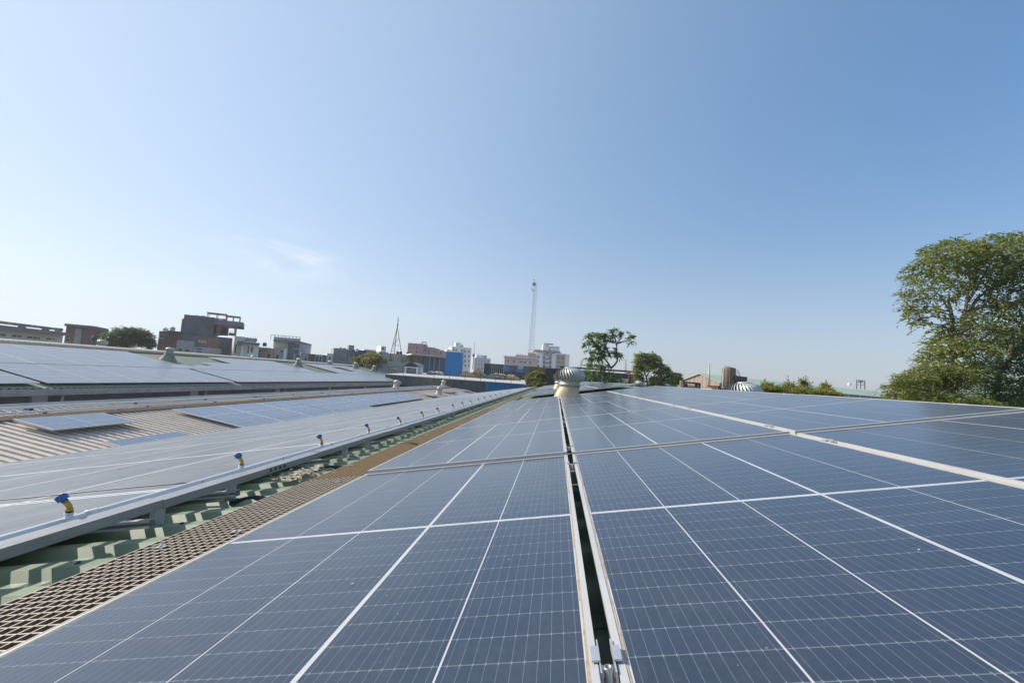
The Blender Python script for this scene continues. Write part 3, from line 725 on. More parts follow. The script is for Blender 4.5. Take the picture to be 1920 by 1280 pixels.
# small dirt bits on the near glass
for i, (x, y, s) in enumerate(((-.52, .98, .004), (-.58, 1.28, .003), (-.18, 1.05, .0022), (.62, .95, .003))):
    b_ = MB(); c = F1.P(x, y, .001); b_.add([c+Vector((-s,-s*.6,0)), c+Vector((s*.3,-s*.9,.001)), c+Vector((s,.2*s,.002)), c+Vector((.1*s,s*.8,.001))], [(0,1,2,3)])
    tag(b_.build('leaf_scrap', m_debris), 'tiny dry leaf scrap on the dark panel %s the gap, %s of the scatter' % ('left of' if x < 0 else 'right of', ORD[i+1]), 'leaf scrap', 'leaf scraps on the near panels')

# --- pipes along the tan ridge
def ridge_pipe(c_, z, r_, m, lab, y1=56, y0=4):
    rt = empty('ridge_pipe', FT.P(-c_, y0, z), (0, 0, 0), lab, 'pipe', 'pipes on the tan roof ridge')
    y = 0
    while y < y1-y0:
        pb = MB(); pb.tube([(0, y, 0), (random.uniform(-.02,.02), y+1.5, random.uniform(-.012,.012)), (0, y+3, 0)], r_, 10, False); pb.build('pipe_length', m, rt)
        cp = MB(); cp.tube([(0, y-.05, 0), (0, y+.05, 0)], r_*1.2, 10); cp.build('coupling', m, rt)
        sp = MB(); sp.box(-.03, .03, y+.7, y+.76, -r_-.16, -r_+.005); sp.build('pipe_support', m_dsteel, rt)
        y += 3
    return rt
ridge_pipe(3.46, -.075, .032, m_pvc, 'front white water pipe beside the brown grating on the tan roof ridge')
ridge_pipe(3.90, -.06, .036, m_pvc, 'middle white water pipe on the tan roof ridge')
ridge_pipe(4.08, -.03, .036, m_galvleg, 'rear grey pipe on the tan roof ridge nearest the concrete gutter')

# ================================================================== TURBINE VENTS
def turbine(base, s, label, mv=m_turb, mc=m_frpcone, fr=None, nv=30, h_base=.34, skew=0.0, group='turbine vents on the roofs', sep=True, hgt=1.0, cone_w=.36):
    """wind turbine roof vent: skewed fibreglass base, neck, louvred barrel"""
    r = empty('turbine_vent', base, (0, 0, 0), label, 'roof vent', group)
    th = fr.th if fr else 0
    bs = MB(); n = 24; vs = []
    for ring, (t) in enumerate((0, .06, .5, 1.0)):
        for k in range(n):
            a = 2*math.pi*(k+.5)/n; ca, sa = math.cos(a), math.sin(a)
            q = cone_w*s/max(abs(ca), abs(sa)); qx, qy = ca*q, sa*q
            rr = .255*s; cx, cy = ca*rr, sa*rr
            tt = t**.85
            x = qx*(1-tt)+cx*tt+skew*s*t; y_ = qy*(1-tt)+cy*tt
            zb = -math.tan(th)*qx - .05*s
            vs.append((x, y_, zb*(1-t)+h_base*s*t))
    fs = []
    for i in range(3):
        for k in range(n): k2 = (k+1) % n; fs.append((i*n+k, i*n+k2, (i+1)*n+k2, (i+1)*n+k))
    bs.add(vs, fs, True); bs.build('vent_base', mc, r)
    z0 = h_base*s; o = Vector((skew*s, 0, z0))
    nk = MB(); nk.lathe(o, [(.262*s, -.01), (.262*s, .05*s), (.285*s, .052*s), (.285*s, .075*s), (.255*s, .08*s), (.255*s, .13*s), (.29*s, .135*s), (.29*s, .15*s)], 32); nk.build('neck', mv, r)
    core = MB(); core.lathe(o, [(.22*s, .13*s), (.27*s, .25*s*hgt), (.26*s, .38*s*hgt), (.12*s, .48*s*hgt)], 24); core.build('inner_drum', m_turbd, r)
    top = MB(); top.lathe(o, [(.20*s, .505*s*hgt), (.14*s, .535*s*hgt), (.05*s, .548*s*hgt), (.001, .55*s*hgt)], 28); top.build('cap', mv, r)
    prof = [(.275,.145),(.33,.17),(.372,.23),(.388,.30),(.375,.37),(.335,.44),(.27,.49),(.19,.512)]
    def vane():
        b = MB(); vs = []; m_ = 5
        for j, (pr, pz) in enumerate(prof):
            tw = (j/(len(prof)-1)-.5)*-.5
            for q in range(m_):
                u = q/(m_-1); a = tw+u*2*math.pi/nv*1.12
                rad = pr*s*(1-.17*(1-u)**1.3)
                vs.append((rad*math.cos(a), rad*math.sin(a), pz*s*(hgt if pz > .2 else 1)))
        fs = [(j*m_+q, j*m_+q+1, (j+1)*m_+q+1, (j+1)*m_+q) for j in range(len(prof)-1) for q in range(m_-1)]
        b.add(vs, fs, True); return b
    if sep:
        me = vane().mesh('vane', mv)
        for k in range(nv): link_mesh('vane', me, r, o, (0, 0, 2*math.pi*k/nv))
    else:
        b = MB(); v0 = vane()
        for k in range(nv):
            a = 2*math.pi*k/nv; c_, s_ = math.cos(a), math.sin(a)
            b.add([(x*c_-y*s_+o.x, x*s_+y*c_, z+o.z) for x, y, z in v0.v], v0.f, True)
        ob = b.build('vanes', mv, r); ob['kind'] = 'stuff'
    return r
turbine(F1.P(.10, 11.55, SHEET1+.03), 1.0, 'large silver turbine vent on cream base at the end of the narrow gap', fr=F1, skew=.13, h_base=.35, cone_w=.37, hgt=.93)
turbine(at(1396, 742, 10.9)+Vector((0,0,-.52)), 1.0, 'silver turbine vent dome behind the ridge in front of the rusty tank', fr=FR, h_base=.3)
turbine(at(1196, 728, 31)+Vector((0,0,-.36)), 1.0, 'distant blue silver turbine vent under the round crowned tree', fr=FR, sep=False)
turbine(F1.P(.02, 21.0, SHEET1+.03), 1.0, 'second cream based turbine vent hidden behind the large one', fr=F1, skew=.07, sep=False)
turbine(F1.P(.02, 29.8, SHEET1+.03), 1.0, 'third cream based turbine vent in line behind the large one', fr=F1, skew=.07, sep=False)
for i, (c_, y_, z_) in enumerate(((6.35, 28.2, .86), (6.5, 44.0, .86), (7.1, 58.5, .85), (5.9, 62.0, .85))):
    turbine(F2.P(-c_, y_, -.13), z_, 'weathered mushroom vent on grey tapered base on the far green roof, %s from the left' % ORD[i+1], mv=m_turbold, mc=m_grcone, fr=F2, nv=18, h_base=.62, sep=False, group='old vents on the far green roof', hgt=.8, cone_w=.5)
for i, (px_, py_, Y_) in enumerate(((190, 646, 31), (474, 672, 46), (619, 681, 56))):
    turbine(at(px_, py_, Y_)+Vector((0,0,-.45)), 1.0, 'vent dome peeping over the far green ridge, %s from the left' % ORD[i+1], mv=m_turbold, mc=m_grcone, nv=18, sep=False, h_base=.3, group='vents behind the far ridge')
for i, (c_, y_) in enumerate(((4.0, 38.5), (1.05, 42.2), (4.0, 55.0), (1.0, 59.5))):
    turbine(FT.P(-c_, y_, -.14), .95, 'pale turbine vent on the tan roof, %s from the left' % ORD[i+1], mv=m_turbold, mc=m_tan, fr=FT, nv=18, h_base=.3, sep=False, group='vents on the tan roof')
#@@CITY@@
# ================================================================== TOWN BEHIND THE ROOFS
class Face:
    """vertical plane through two sight lines; u to the right, d away from the camera, z up"""
    def __init__(s, xl, yt, YL, xr, YR):
        a = at(xl, yt, YL); b = at(xr, yt, YR)
        s.O = Vector((a.x, a.y, 0)); d = Vector((b.x-a.x, b.y-a.y, 0)); s.w = d.length
        s.u = d.normalized(); s.n = Vector((-s.u.y, s.u.x, 0)); s.top = a.z
        if s.n.dot(s.O) < 0: s.n = -s.n
    def hit(s, px, py, d=0.0):
        r = ray(px, py); o = Vector((0, 0, EYE)); t = ((s.O+s.n*d-o).dot(s.n))/r.dot(s.n); p = o+r*t
        return (p-s.O).dot(s.u), p.z, t/F_PX
    def rect(s, x0, y0, x1, y1, d=0.0):
        u, z, m = s.hit((x0+x1)/2, (y0+y1)/2, d)
        ua, _, _ = s.hit(x0, (y0+y1)/2, d); ub, _, _ = s.hit(x1, (y0+y1)/2, d)
        h = (y1-y0)/2*m
        return ua, ub, z-h, z+h
    def p(s, u, d, z): return s.O+s.u*u+s.n*d+Vector((0, 0, z))
    def box(s, mb, u0, u1, d0, d1, z0, z1):
        return mb.hexa([s.p(u0,d0,z0),s.p(u1,d0,z0),s.p(u1,d1,z0),s.p(u0,d1,z0),s.p(u0,d0,z1),s.p(u1,d0,z1),s.p(u1,d1,z1),s.p(u0,d1,z1)])
def building(label, F, cat='building', group=None, name='building', depth=6):
    c = F.p(F.w/2, depth/2, 0); r = empty(name, c, (0, 0, 0), label, cat, group); r['_'] = 0; del r['_']; return r
def block(root, F, px, d0, d1, m, name='wall', holes=(), gm=None, fm=None, ground=True, pane_name='pane', frame=True):
    """a solid block whose front covers px=(x0,y0,x1,y1); holes are window rectangles in px: real openings with frame and pane"""
    u0, u1, z0, z1 = F.rect(*px, d0)
    if ground: z0 = 0.0
    hs = []
    for h in holes:
        a = F.rect(*h, d0); a = (max(a[0], u0+.02), min(a[1], u1-.02), max(a[2], z0+.02), min(a[3], z1-.02))
        if a[1]-a[0] > .05 and a[3]-a[2] > .05: hs.append(a)
    us = sorted({u0, u1, *[q for a in hs for q in a[:2]]}); zs = sorted({z0, z1, *[q for a in hs for q in a[2:]]})
    mb = MB(); rv = min(.14, (d1-d0)*.4)
    for i in range(len(us)-1):
        for j in range(len(zs)-1):
            uc, zc = (us[i]+us[i+1])/2, (zs[j]+zs[j+1])/2
            if any(a[0] < uc < a[1] and a[2] < zc < a[3] for a in hs): continue
            mb.add([F.p(us[i],d0,zs[j]),F.p(us[i+1],d0,zs[j]),F.p(us[i+1],d0,zs[j+1]),F.p(us[i],d0,zs[j+1])], [(0,1,2,3)])
    for a in hs:
        q = [(a[0],a[2]),(a[1],a[2]),(a[1],a[3]),(a[0],a[3])]
        for k in range(4):
            (ua, za), (ub, zb) = q[k], q[(k+1) % 4]
            mb.add([F.p(ua,d0,za),F.p(ub,d0,zb),F.p(ub,d0+rv,zb),F.p(ua,d0+rv,za)], [(0,1,2,3)])
    P = F.p
    mb.add([P(u0,d0,z0),P(u0,d1,z0),P(u0,d1,z1),P(u0,d0,z1)], [(0,1,2,3)])
    mb.add([P(u1,d0,z0),P(u1,d1,z0),P(u1,d1,z1),P(u1,d0,z1)], [(0,1,2,3)])
    mb.add([P(u0,d1,z0),P(u1,d1,z0),P(u1,d1,z1),P(u0,d1,z1)], [(0,1,2,3)])
    mb.add([P(u0,d0,z1),P(u1,d0,z1),P(u1,d1,z1),P(u0,d1,z1)], [(0,1,2,3)])
    o = part(name, mb, m, root)
    for a in hs:
        w_, h_ = a[1]-a[0], a[3]-a[2]; t = min(.07, w_*.09, h_*.12); dd = d0+rv*.55
        wf = MB()
        F.box(wf, a[0], a[0]+t, dd, dd+.05, a[2], a[3]); F.box(wf, a[1]-t, a[1], dd, dd+.05, a[2], a[3])
        F.box(wf, a[0]+t, a[1]-t, dd, dd+.05, a[2], a[2]+t); F.box(wf, a[0]+t, a[1]-t, dd, dd+.05, a[3]-t, a[3])
        if w_ > .9: F.box(wf, (a[0]+a[1])/2-t/2, (a[0]+a[1])/2+t/2, dd+.004, dd+.046, a[2]+t, a[3]-t)
        win = part('window', wf, fm or m_white, root)
        pn = MB(); F.box(pn, a[0]+.5*t, a[1]-.5*t, dd+.02, dd+.03, a[2]+.5*t, a[3]-.5*t)
        pn.v = [tuple(Vector(v)-Vector(root.location)) for v in pn.v]; pn.build(pane_name, gm or m_glass, win)
    return o
def slab_px(root, F, px, d0, d1, m, name): return block(root, F, px, d0, d1, m, name, ground=False)
def tank(px, pt, wpx, hpx, Y, m, label, group):
    b = at(px, pt+hpx, Y); k = px_m(px, pt+hpx, Y); w_ = wpx*k/2; h = hpx*k
    r = empty('water_tank', b, (0, 0, random.uniform(0, 3)), label, 'water tank', group)
    mb = MB(); pr = [(w_*.96, 0)]
    for i in range(5): z = h*(.05+.15*i); pr += [(w_, z), (w_, z+h*.08), (w_*.95, z+h*.1), (w_*.95, z+h*.13)]
    pr += [(w_, h*.8), (w_*.7, h*.93), (w_*.34, h*.95)]
    mb.lathe((0, 0, 0), pr, 14); mb.build('tank_body', m, r)
    ld = MB(); ld.lathe((0, 0, h*.95), [(w_*.36, 0), (w_*.36, h*.05), (w_*.1, h*.08)], 12); ld.build('lid', m, r)
    return r
# --- 1 long cream building far left
F = Face(-70, 620, 42, 129, 58.5)
b = building('long low cream building with mauve roof slab and dark windows at far left', F)
hl = [(-40,621,-28,626),(-26,622,-14,627),(0,625.6,11.5,629.8),(22,627.6,31,631.5),(32,628.6,41,632.2),(51,630.4,61,634),(62,631.6,70,635),(71,632.5,75,635.5),(87,633.6,97,636.6),(98,634.8,103,637)]
block(b, F, (-70,614.5,118,651), 0, 8, m_cream, holes=hl, fm=m_dsteel)
slab_px(b, F, (-70,612.4,129,620), -.7, 8.2, m_mauve, 'roof_slab')
slab_px(b, F, (-70,604.5,120,609.6), 2.4, 2.6, m_stain, 'parapet')
for x in (44.5, 88, 112): slab_px(b, F, (x,608+(x-44)*.105,x+4.6,618+(x-44)*.105), 1.3, 1.9, m_mauve, 'pillar')
# --- 2 brick building
F = Face(121, 610, 60, 178, 62)
b = building('two storey red brick building with grey pilaster beside the dark green tree', F)
block(b, F, (122,612,178,645), 0, 7, m_brick, holes=[(123,633,131,641)])
slab_px(b, F, (120.5,608.6,177,613.2), -.5, 7.2, m_render, 'roof_slab'); slab_px(b, F, (139.5,616,152,645), -.12, 0, m_conc, 'pilaster')
block(b, F, (178.1,621,188,645), .4, 6, m_brick, name='side_wing')
tank(176, 630, 8, 8.5, 55, m_tankb, 'black water tank on the roof right of the brick building', 'rooftop water tanks at left')
# --- 4 brick cluster
F = Face(293, 622, 58, 366, 60)
b = building('dark red brick house with flat roof between the dense tree and the grey block', F)
block(b, F, (296,623,365,660), 1.5, 7, m_brick, holes=[(298,626.5,308,634.5)])
slab_px(b, F, (313,621.4,365.5,623.6), 1.2, 7.2, m_render, 'roof_slab')
block(b, F, (296.5,638.5,331,662), 0, 1.5, m_brick, name='front_wall')
F = Face(330, 639, 55, 389, 56)
b = building('whitewashed brick house with three pale vent openings and small blue windows', F)
block(b, F, (330.5,638.5,362,664), 0, 4, m_brickw, holes=[(334,653.5,341,657.6),(347,655,355,659)], fm=m_mauve)
block(b, F, (362.1,630,389,652), .5, 4, m_maroon, name='upper_wall', holes=[(371.5,637,376,642),(377,637.4,381.5,642.4),(382.5,637.8,387,642.8)], gm=m_cream, ground=False)
block(b, F, (362.1,650.5,389,666), .02, 4, m_greyw, name='lower_wall', holes=[(367,652,378.5,655.6),(367,657.2,378.5,660.4)], gm=m_bglass)
for i, x in enumerate((309.5, 322.5)): tank(x, 614-i*1.6, 9, 9.5, 61.5, m_tankw, '%s white water tank on the dark brick house roof' % ('left' if i == 0 else 'right'), 'rooftop water tanks at left')
# --- 5 grey building
F = Face(337, 600, 60, 441, 64)
b = building('tall grey cement building with open balcony and overhanging dark roof slab', F)
block(b, F, (337.5,629.5,437.5,672), 0, 9, m_render, name='lower_wall')
block(b, F, (343,592,401,629.4), .02, 9, m_render, name='upper_wall', ground=False)
block(b, F, (339.5,597,343,629.4), .6, 8, m_render, name='stair_wall', ground=False)
slab_px(b, F, (401.1,603,414,629), 2.6, 3.0, m_cream, 'balcony_back_wall')
slab_px(b, F, (402.2,608,405.5,626), 2.5, 2.6, m_dsteel, 'balcony_window')
slab_px(b, F, (414.1,609,428.5,629), 4.0, 4.2, m_render, 'inner_wall')
slab_px(b, F, (439,611,443.5,630), 1.0, 1.6, m_greyw, 'column'); slab_px(b, F, (428.6,624.6,439,629), .9, 1.1, m_brick, 'parapet')
slab_px(b, F, (416,609.4,439,614.6), 1.0, 1.5, m_brown, 'lintel')
slab_px(b, F, (401.1,601.2,456,610.4), -1.0, 6, m_mauve, 'roof_slab'); slab_px(b, F, (401.1,596.8,424,601.1), -.2, 6, m_mauve, 'roof_step')
rl = MB()
for i in range(9):
    u, z, mm = F.hit(406+i*3.6, 626, .1); F.box(rl, u-.02, u+.02, .08, .12, z-.25, z+.55)
u0, z, mm = F.hit(402, 621.2, .1); u1, _, _ = F.hit(437, 621.2, .1); F.box(rl, u0, u1, .07, .13, z, z+.05)
part('railing', rl, m_dsteel, b)
for i, (x0, x1, y0) in enumerate(((389, 427, 588.4), (424, 452, 593.6))):
    u0, u1, z0, z1 = F.rect(x0, y0, x1, y0+1.4, 2.5)
    r = empty('roof_canopy', F.p((u0+u1)/2, 2.5, z0-1.0), (0,0,0), '%s thin tan canopy on posts over the grey building roof' % ('larger left' if i == 0 else 'smaller right'), 'canopy', 'roof canopies on the grey building')
    cn_ = MB(); ns = 7
    for k in range(ns):
        a = u0+(u1-u0)*k/ns; e = u0+(u1-u0)*(k+.9)/ns
        pts = [F.p(a,1.2,z0+.10),F.p(e,1.2,z0+.10),F.p(e,3.8,z0+.02),F.p(a,3.8,z0+.02)]
        cn_.hexa(pts+[q+Vector((0,0,.05)) for q in pts])
    part('canopy_slats', cn_, m_brown, r)['kind'] = 'stuff'
    for uu in (u0+.1, (u0+u1)/2, u1-.1):
        for dd in (1.4, 3.6):
            ps = MB(); F.box(ps, uu-.04, uu+.04, dd-.04, dd+.04, z0-1.1, z0+.08-(.06 if dd > 2 else 0)); part('post', ps, m_dsteel, r)
dsh = empty('satellite_dish', F.p(F.hit(413.5, 600, -.6)[0], -.6, F.hit(413.5, 602, -.6)[1]), (R(70), 0, R(20)), 'small white satellite dish hung at the balcony roof corner', 'satellite dish')
d_ = MB(); d_.lathe((0,0,0), [(.02,0),(.22,.03),(.34,.1),(.35,.11)], 16); d_.build('reflector', m_white, dsh); d_ = MB(); d_.tube([(0,-.3,.05),(0,-.05,.35)], .02, 6); d_.build('feed_arm', m_dsteel, dsh)
for i, x in enumerate((369, 380)): tank(x, 590.6+i*.8, 9.5, 4.5, 65, m_tankw, 'low white tank lid showing above the grey building parapet, %s one' % ('left' if i == 0 else 'right'), 'tanks on the grey building')
# --- 6 white house
F = Face(439, 632, 57, 487, 59)
b = building('small white house with dark canopy slab right of the grey building', F)
block(b, F, (437.8,630.5,457.5,668), .3, 6, m_cream, holes=[(440,645.5,443.5,662)])
block(b, F, (445.5,646,452,668), -.3, .3, m_greyw, name='grey_panel'); block(b, F, (452.1,645,456,668), -.5, .3, m_white, name='column')
block(b, F, (456.2,644,485,669), .1, 6, m_white, name='front_wall', holes=[(464,648.5,467.2,662),(470,650,474.5,660)])
slab_px(b, F, (443.5,641,487.5,645.4), -1.6, 5, m_render, 'canopy_slab')
slab_px(b, F, (457.6,633.5,481,641), 1.5, 1.65, m_greyw, 'balcony_panel')
for x in (459, 464, 469, 474, 479): slab_px(b, F, (x,631.4,x+.8,634.4), 1.5, 1.6, m_dsteel, 'rail_post')
slab_px(b, F, (480.2,634.5,482,640), 1.4, 1.5, m_sheetblue, 'blue_cloth')
# --- 7 beige house and glass fronted building
F = Face(474, 652, 60, 563, 62)
b = building('low beige house with rolled shutter behind the white house', F)
block(b, F, (474,652,512,676), 0, 5, m_brown, holes=[(500,663,506,672)], gm=m_tankb); slab_px(b, F, (474,650.4,503,652.6), -.4, 5, m_roofw, 'roof_edge')
tank(496, 642, 7, 7, 63, m_tankb, 'black water tank in white frame above the beige house', 'rooftop water tanks at left')
b = building('modern building with lilac parapet, beige band and teal glass corner', F)
block(b, F, (512.1,653,541,676), .2, 7, m_greyw, holes=[(516,664.5,523,673),(525,656,531,661)])
block(b, F, (512.5,640,541,652.9), .6, 7, m_cream, name='upper_wall', ground=False)
block(b, F, (541.1,642,551,676), .1, 7, m_mauve, name='centre_bay', holes=[(543.5,648,546.5,652)])
block(b, F, (551.1,643,562.6,678), 0, 7, m_greyw, name='glass_bay', holes=[(552,646,556,652.5),(556.6,646,560.6,652.5),(552,655,560.6,663),(554,664.5,560.6,674)], gm=m_tglass, fm=m_mauve)
block(b, F, (531.5,654,537,676), -.4, .2, m_white, name='column')
slab_px(b, F, (512.3,637.8,563.5,641.6), -.5, 7, m_mauve, 'roof_slab'); slab_px(b, F, (513,633,563,638), .2, .4, m_greyw, 'parapet')
rl = MB(); u0, u1, z0, z1 = F.rect(508, 630.4, 563, 631.4, 1.0); F.box(rl, u0, u1, .96, 1.04, z0+.1, z0+.16)
for k in range(9): uu = u0+(u1-u0)*k/8; F.box(rl, uu-.025, uu+.025, .97, 1.03, z0-.6, z0+.1)
part('railing', rl, m_dsteel, b)
# --- 8 low yard wall
F = Face(563, 664, 60, 612, 63)
b = building('low yard wall of plaster, brick and grille bays right of the glass building', F, 'wall', name='yard_wall')
block(b, F, (563.2,661.5,578.4,684), 0, .4, m_conc, name='plaster_bay', holes=[(571,670,576,680)]); block(b, F, (578.5,663.5,590.5,684), .02, .4, m_brick, name='brick_bay')
block(b, F, (590.6,664.5,604.5,686), .01, .4, m_greyw, name='grille_bay', holes=[(592,667,597,681),(598.5,667.6,603.5,681.6)]); block(b, F, (604.6,665.5,612,686), .03, .4, m_render, name='end_bay')
# --- 9 grey cluster
F = Face(611, 663, 68, 704, 72)
b = building('cluster of bare concrete houses with roof cabins behind the far green roof', F)
block(b, F, (612,662.5,624,688), 0, 5, m_white, holes=[(616.5,669,620.5,675)]); block(b, F, (624.1,653,651,690), .3, 7, m_conc, name='grey_wall')
block(b, F, (651.1,660,664,690), .6, 7, m_stain, name='beige_wall', holes=[(656.5,664,659.5,668.6)]); block(b, F, (664.1,656,684,690), 1.2, 7, m_render, name='dark_wall', holes=[(667,659,670,664),(674,660,678,666)])
block(b, F, (653.5,647,664,660), 2, 4.5, m_conc, name='roof_cabin', ground=False); block(b, F, (684.1,657.5,704,690), .9, 6, m_greyw, name='pale_wall'); slab_px(b, F, (682.5,655.4,704.5,657.4), .6, 6, m_white, 'roof_edge')
for i, (x, m) in enumerate(((638, m_tankw), (645, m_tankb), (669, m_tankw))): tank(x, 650.4+i*1.5, 5.5, 5.5, 71, m, '%s water tank on the concrete house cluster' % ('white left', 'black middle', 'white right')[i], 'tanks on the concrete cluster')
F = Face(710, 655, 74, 727, 75)
b = building('small white roof cabin with dark opening left of the steel mast', F, depth=3)
block(b, F, (714,649,723.6,663), 0, 2.5, m_white, name='cabin_wall', holes=[(716.4,651,721,655.6)], ground=False); block(b, F, (709.5,659.5,727,690), -.3, 3, m_greyw, holes=[(711,661,718,664)])
# --- 11 stained wall, shed
F = Face(714, 666, 80, 800, 82)
b = building('long stained plaster wall below the steel mast', F, 'wall', name='stained_wall')
block(b, F, (714,664.5,800,682), 0, .5, m_stain, ground=True); block(b, F, (727,679.5,800,696), -2.0, -.02, m_cream, name='lower_wall')
F = Face(794, 668, 78, 838, 80)
b = building('blue grey corrugated shed with white roof edge left of the bright blue box', F, 'shed', name='corrugated_shed')
u0, u1, z0, z1 = F.rect(794, 670, 838, 705, 0)
for k in range(14):
    sp_ = MB(); a = u0+(u1-u0)*k/14; e = u0+(u1-u0)*(k+1)/14; F.box(sp_, a+.004, e-.004, 0 if k % 2 else .03, .2, 0, z1); part('sheet', sp_, m_corr, b)
for x in (804, 813.5, 823): slab_px(b, F, (x,670,x+1.4,702), -.15, -.01, m_roofw, 'column')
slab_px(b, F, (772,664.6,838,667.4), -1.5, 6, m_roofw, 'roof_edge')
for i, x in enumerate((764, 769.5, 745, 751)): tank(x, 659.5+(0 if i < 2 else -1.2), 5.5, 6, 84, m_tankb, 'black tank on the stained wall under the mast, %s from the right' % ORD[4-i if i > 1 else 2-i], 'black tanks under the mast')
# --- flat roof with sacks, railing
YF = 57.0
FW = Face(700, 700, YF, 995, YF)
b = building('long low warehouse with pale sloping roof crossing behind the solar roofs', FW, 'warehouse', name='warehouse')
zf = at(860, 710.6, YF).z; uL = FW.hit(722, 702, 0)[0]; uR = FW.hit(990, 722, 0)[0]
slope = .40/14
rm = MB(); P = FW.p
rm.hexa([P(uL,-.25,zf-.09),P(uR,-.25,zf-.09),P(uR,15,zf-.09+15*slope),P(uL,15,zf-.09+15*slope),P(uL,-.25,zf),P(uR,-.25,zf),P(uR,15,zf+15*slope),P(uL,15,zf+15*slope)])
part('roof', rm, m_roofw, b)
uB = FW.hit(905, 716, 0)[0]
ns = 40
for k in range(ns):
    a = uL+(uR-.3-uL)*k/ns; e = uL+(uR-.3-uL)*(k+1)/ns
    sp_ = MB(); FW.box(sp_, a+.006, e-.006, 0 if k % 2 else .05, .2, 0, zf-.1)
    part('sheet', sp_, m_sheetblue if a > uB else m_corrd, b)
bw = MB(); FW.box(bw, uL, uR-.3, .2, 14.9, 0, zf-.12); part('wall', bw, m_corrd, b)
rr_ = empty('roof_railing', P((uL+uR)/2, .3, zf), (0,0,0), 'thin grey railing along the front edge of the pale warehouse roof', 'railing')
for k in range(10):
    u = FW.hit(727+k*29.0, 707, .3)[0]; ps = MB(); FW.box(ps, u-.025, u+.025, .28, .33, zf-.02, zf+1.0); part('post', ps, m_dsteel, rr_)
for hh in (.5, .98):
    rl = MB(); FW.box(rl, FW.hit(727, 700, .3)[0], FW.hit(988, 716, .3)[0], .295, .315, zf+hh-.012, zf+hh+.012); part('rail', rl, m_dsteel, rr_)
def on_wh(px, py, d):
    u, z, m = FW.hit(px, py, d); return FW.p(u, d, zf+d*slope+.002)
# hut
hb = on_wh(770.5, 697, 7.0); k = px_m(770.5, 697, YF+7)
r = empty('arched_hut', hb, (0,0,0), 'small hut with arched dark roof and dark doorway on the warehouse roof', 'hut')
hw = 12.4*k; hh = 11*k
hm = MB(); hm.box(-hw, -hw+.18, 0, 2.6, 0, hh); hm.box(hw-.18, hw, 0, 2.6, 0, hh); hm.box(-hw+.18, hw-.18, .9, 1.0, 0, hh); hm.build('wall', m_white, r)
hm = MB(); hm.box(-hw+.2, hw-.2, .3, .34, 0, hh*.86); hm.build('shutter', m_mauve, r)
hm = MB(); hm.box(-hw-.05, hw+.05, -.06, 2.62, hh, hh+.12); hm.build('lintel', m_white, r)
arc = [(-hw-.12+ (hw+.12)*2*t, hh+.125+math.sin(math.pi*t)**.8*8*k) for t in [i/14 for i in range(15)]]
hm = MB(); hm.prism(arc, -.02, .06); hm.build('gable', m_darkrib, r)
hm = MB(); ap = [(x*1.02, z+.06) for x, z in arc]
for i in range(14): hm.hexa([(ap[i][0],-.1,ap[i][1]-.04),(ap[i+1][0],-.1,ap[i+1][1]-.04),(ap[i+1][0],2.75,ap[i+1][1]-.04),(ap[i][0],2.75,ap[i][1]-.04),(ap[i][0],-.1,ap[i][1]),(ap[i+1][0],-.1,ap[i+1][1]),(ap[i+1][0],2.75,ap[i+1][1]),(ap[i][0],2.75,ap[i][1])])
hm.build('barrel_roof', m_galv, r)
# blue box
bb = on_wh(847.5, 704, 9.0); k = px_m(847.5, 704, YF+9)
r = empty('blue_cabin', bb, (0,0,R(3)), 'tall bright blue sheet metal cabin standing on the warehouse roof', 'cabin')
w_, h_ = 14.6*k, 45.0*k
for i in range(8):
    mb = MB(); a = -w_+2*w_*i/8; mb.box(a+.003, a+2*w_/8-.003, 0 if i % 2 else .006, .05, 0, h_); mb.build('sheet', m_sheetblue, r)
mb = MB(); mb.box(-w_, w_, .05, 1.9, 0, h_-.01); mb.build('body', m_sheetblue, r); mb = MB(); mb.box(-w_-.04, w_+.04, -.04, 1.95, h_, h_+.1); mb.build('roof_trim', m_roofw, r)
# sacks
def sack_mesh(seed):
    rg = random.Random(seed); mb = MB(); n, m_ = 10, 7; vs = []
    for j in range(m_+1):
        t = math.pi*j/m_
        for k in range(n):
            a = 2*math.pi*k/n
            x = math.copysign(abs(math.cos(t))**.7, math.cos(t)); y = math.copysign(abs(math.sin(t)*math.cos(a))**.8, math.cos(a)); z = math.copysign(abs(math.sin(t)*math.sin(a))**.8, math.sin(a))
            q = 1+rg.uniform(-.07, .07); vs.append((x*.46*q, y*.30*q, z*.17*q+.17))
    mb.add(vs, [(j*n+k, j*n+(k+1) % n, (j+1)*n+(k+1) % n, (j+1)*n+k) for j in range(m_) for k in range(n)], True)
    return mb
SK = {}
for key, m in (('tan', m_sack), ('grey', m_sackg), ('pale', m_sackw)): SK[key] = [sack_mesh(i).mesh('sack', m) for i in range(4)]
def heap(kind, x0, x1, rows, d, label, group, sc_=1.0, lift=None):
    for r_ in range(rows):
        n = int((x1-x0)/(7.4*sc_))-r_
        for i in range(max(n, 1)):
            if lift and r_ > 0 and random.random() < .25: continue
            px_ = x0+(x1-x0)*(i+.5+.5*r_)/max(n+r_, 1)+random.uniform(-1.2, 1.2)
            for dd in (0, .62):
                if dd and random.random() < .4: continue
                p = on_wh(px_, 700, d+dd+random.uniform(-.1, .1)); p.z += r_*.25*sc_+random.uniform(-.02, .05)
                o = link_mesh('sack', random.choice(SK[kind]), None, p, (random.uniform(-.2,.2), random.uniform(-.25,.25), random.uniform(-.7,.7)))
                o.scale = (sc_*random.uniform(.85,1.15),)*3; tag(o, label+(', bottom row' if r_ == 0 else ', top row' if r_ == rows-1 else ', %s row up' % ORD[r_+1] if rows > 2 else ''), 'sack', group)
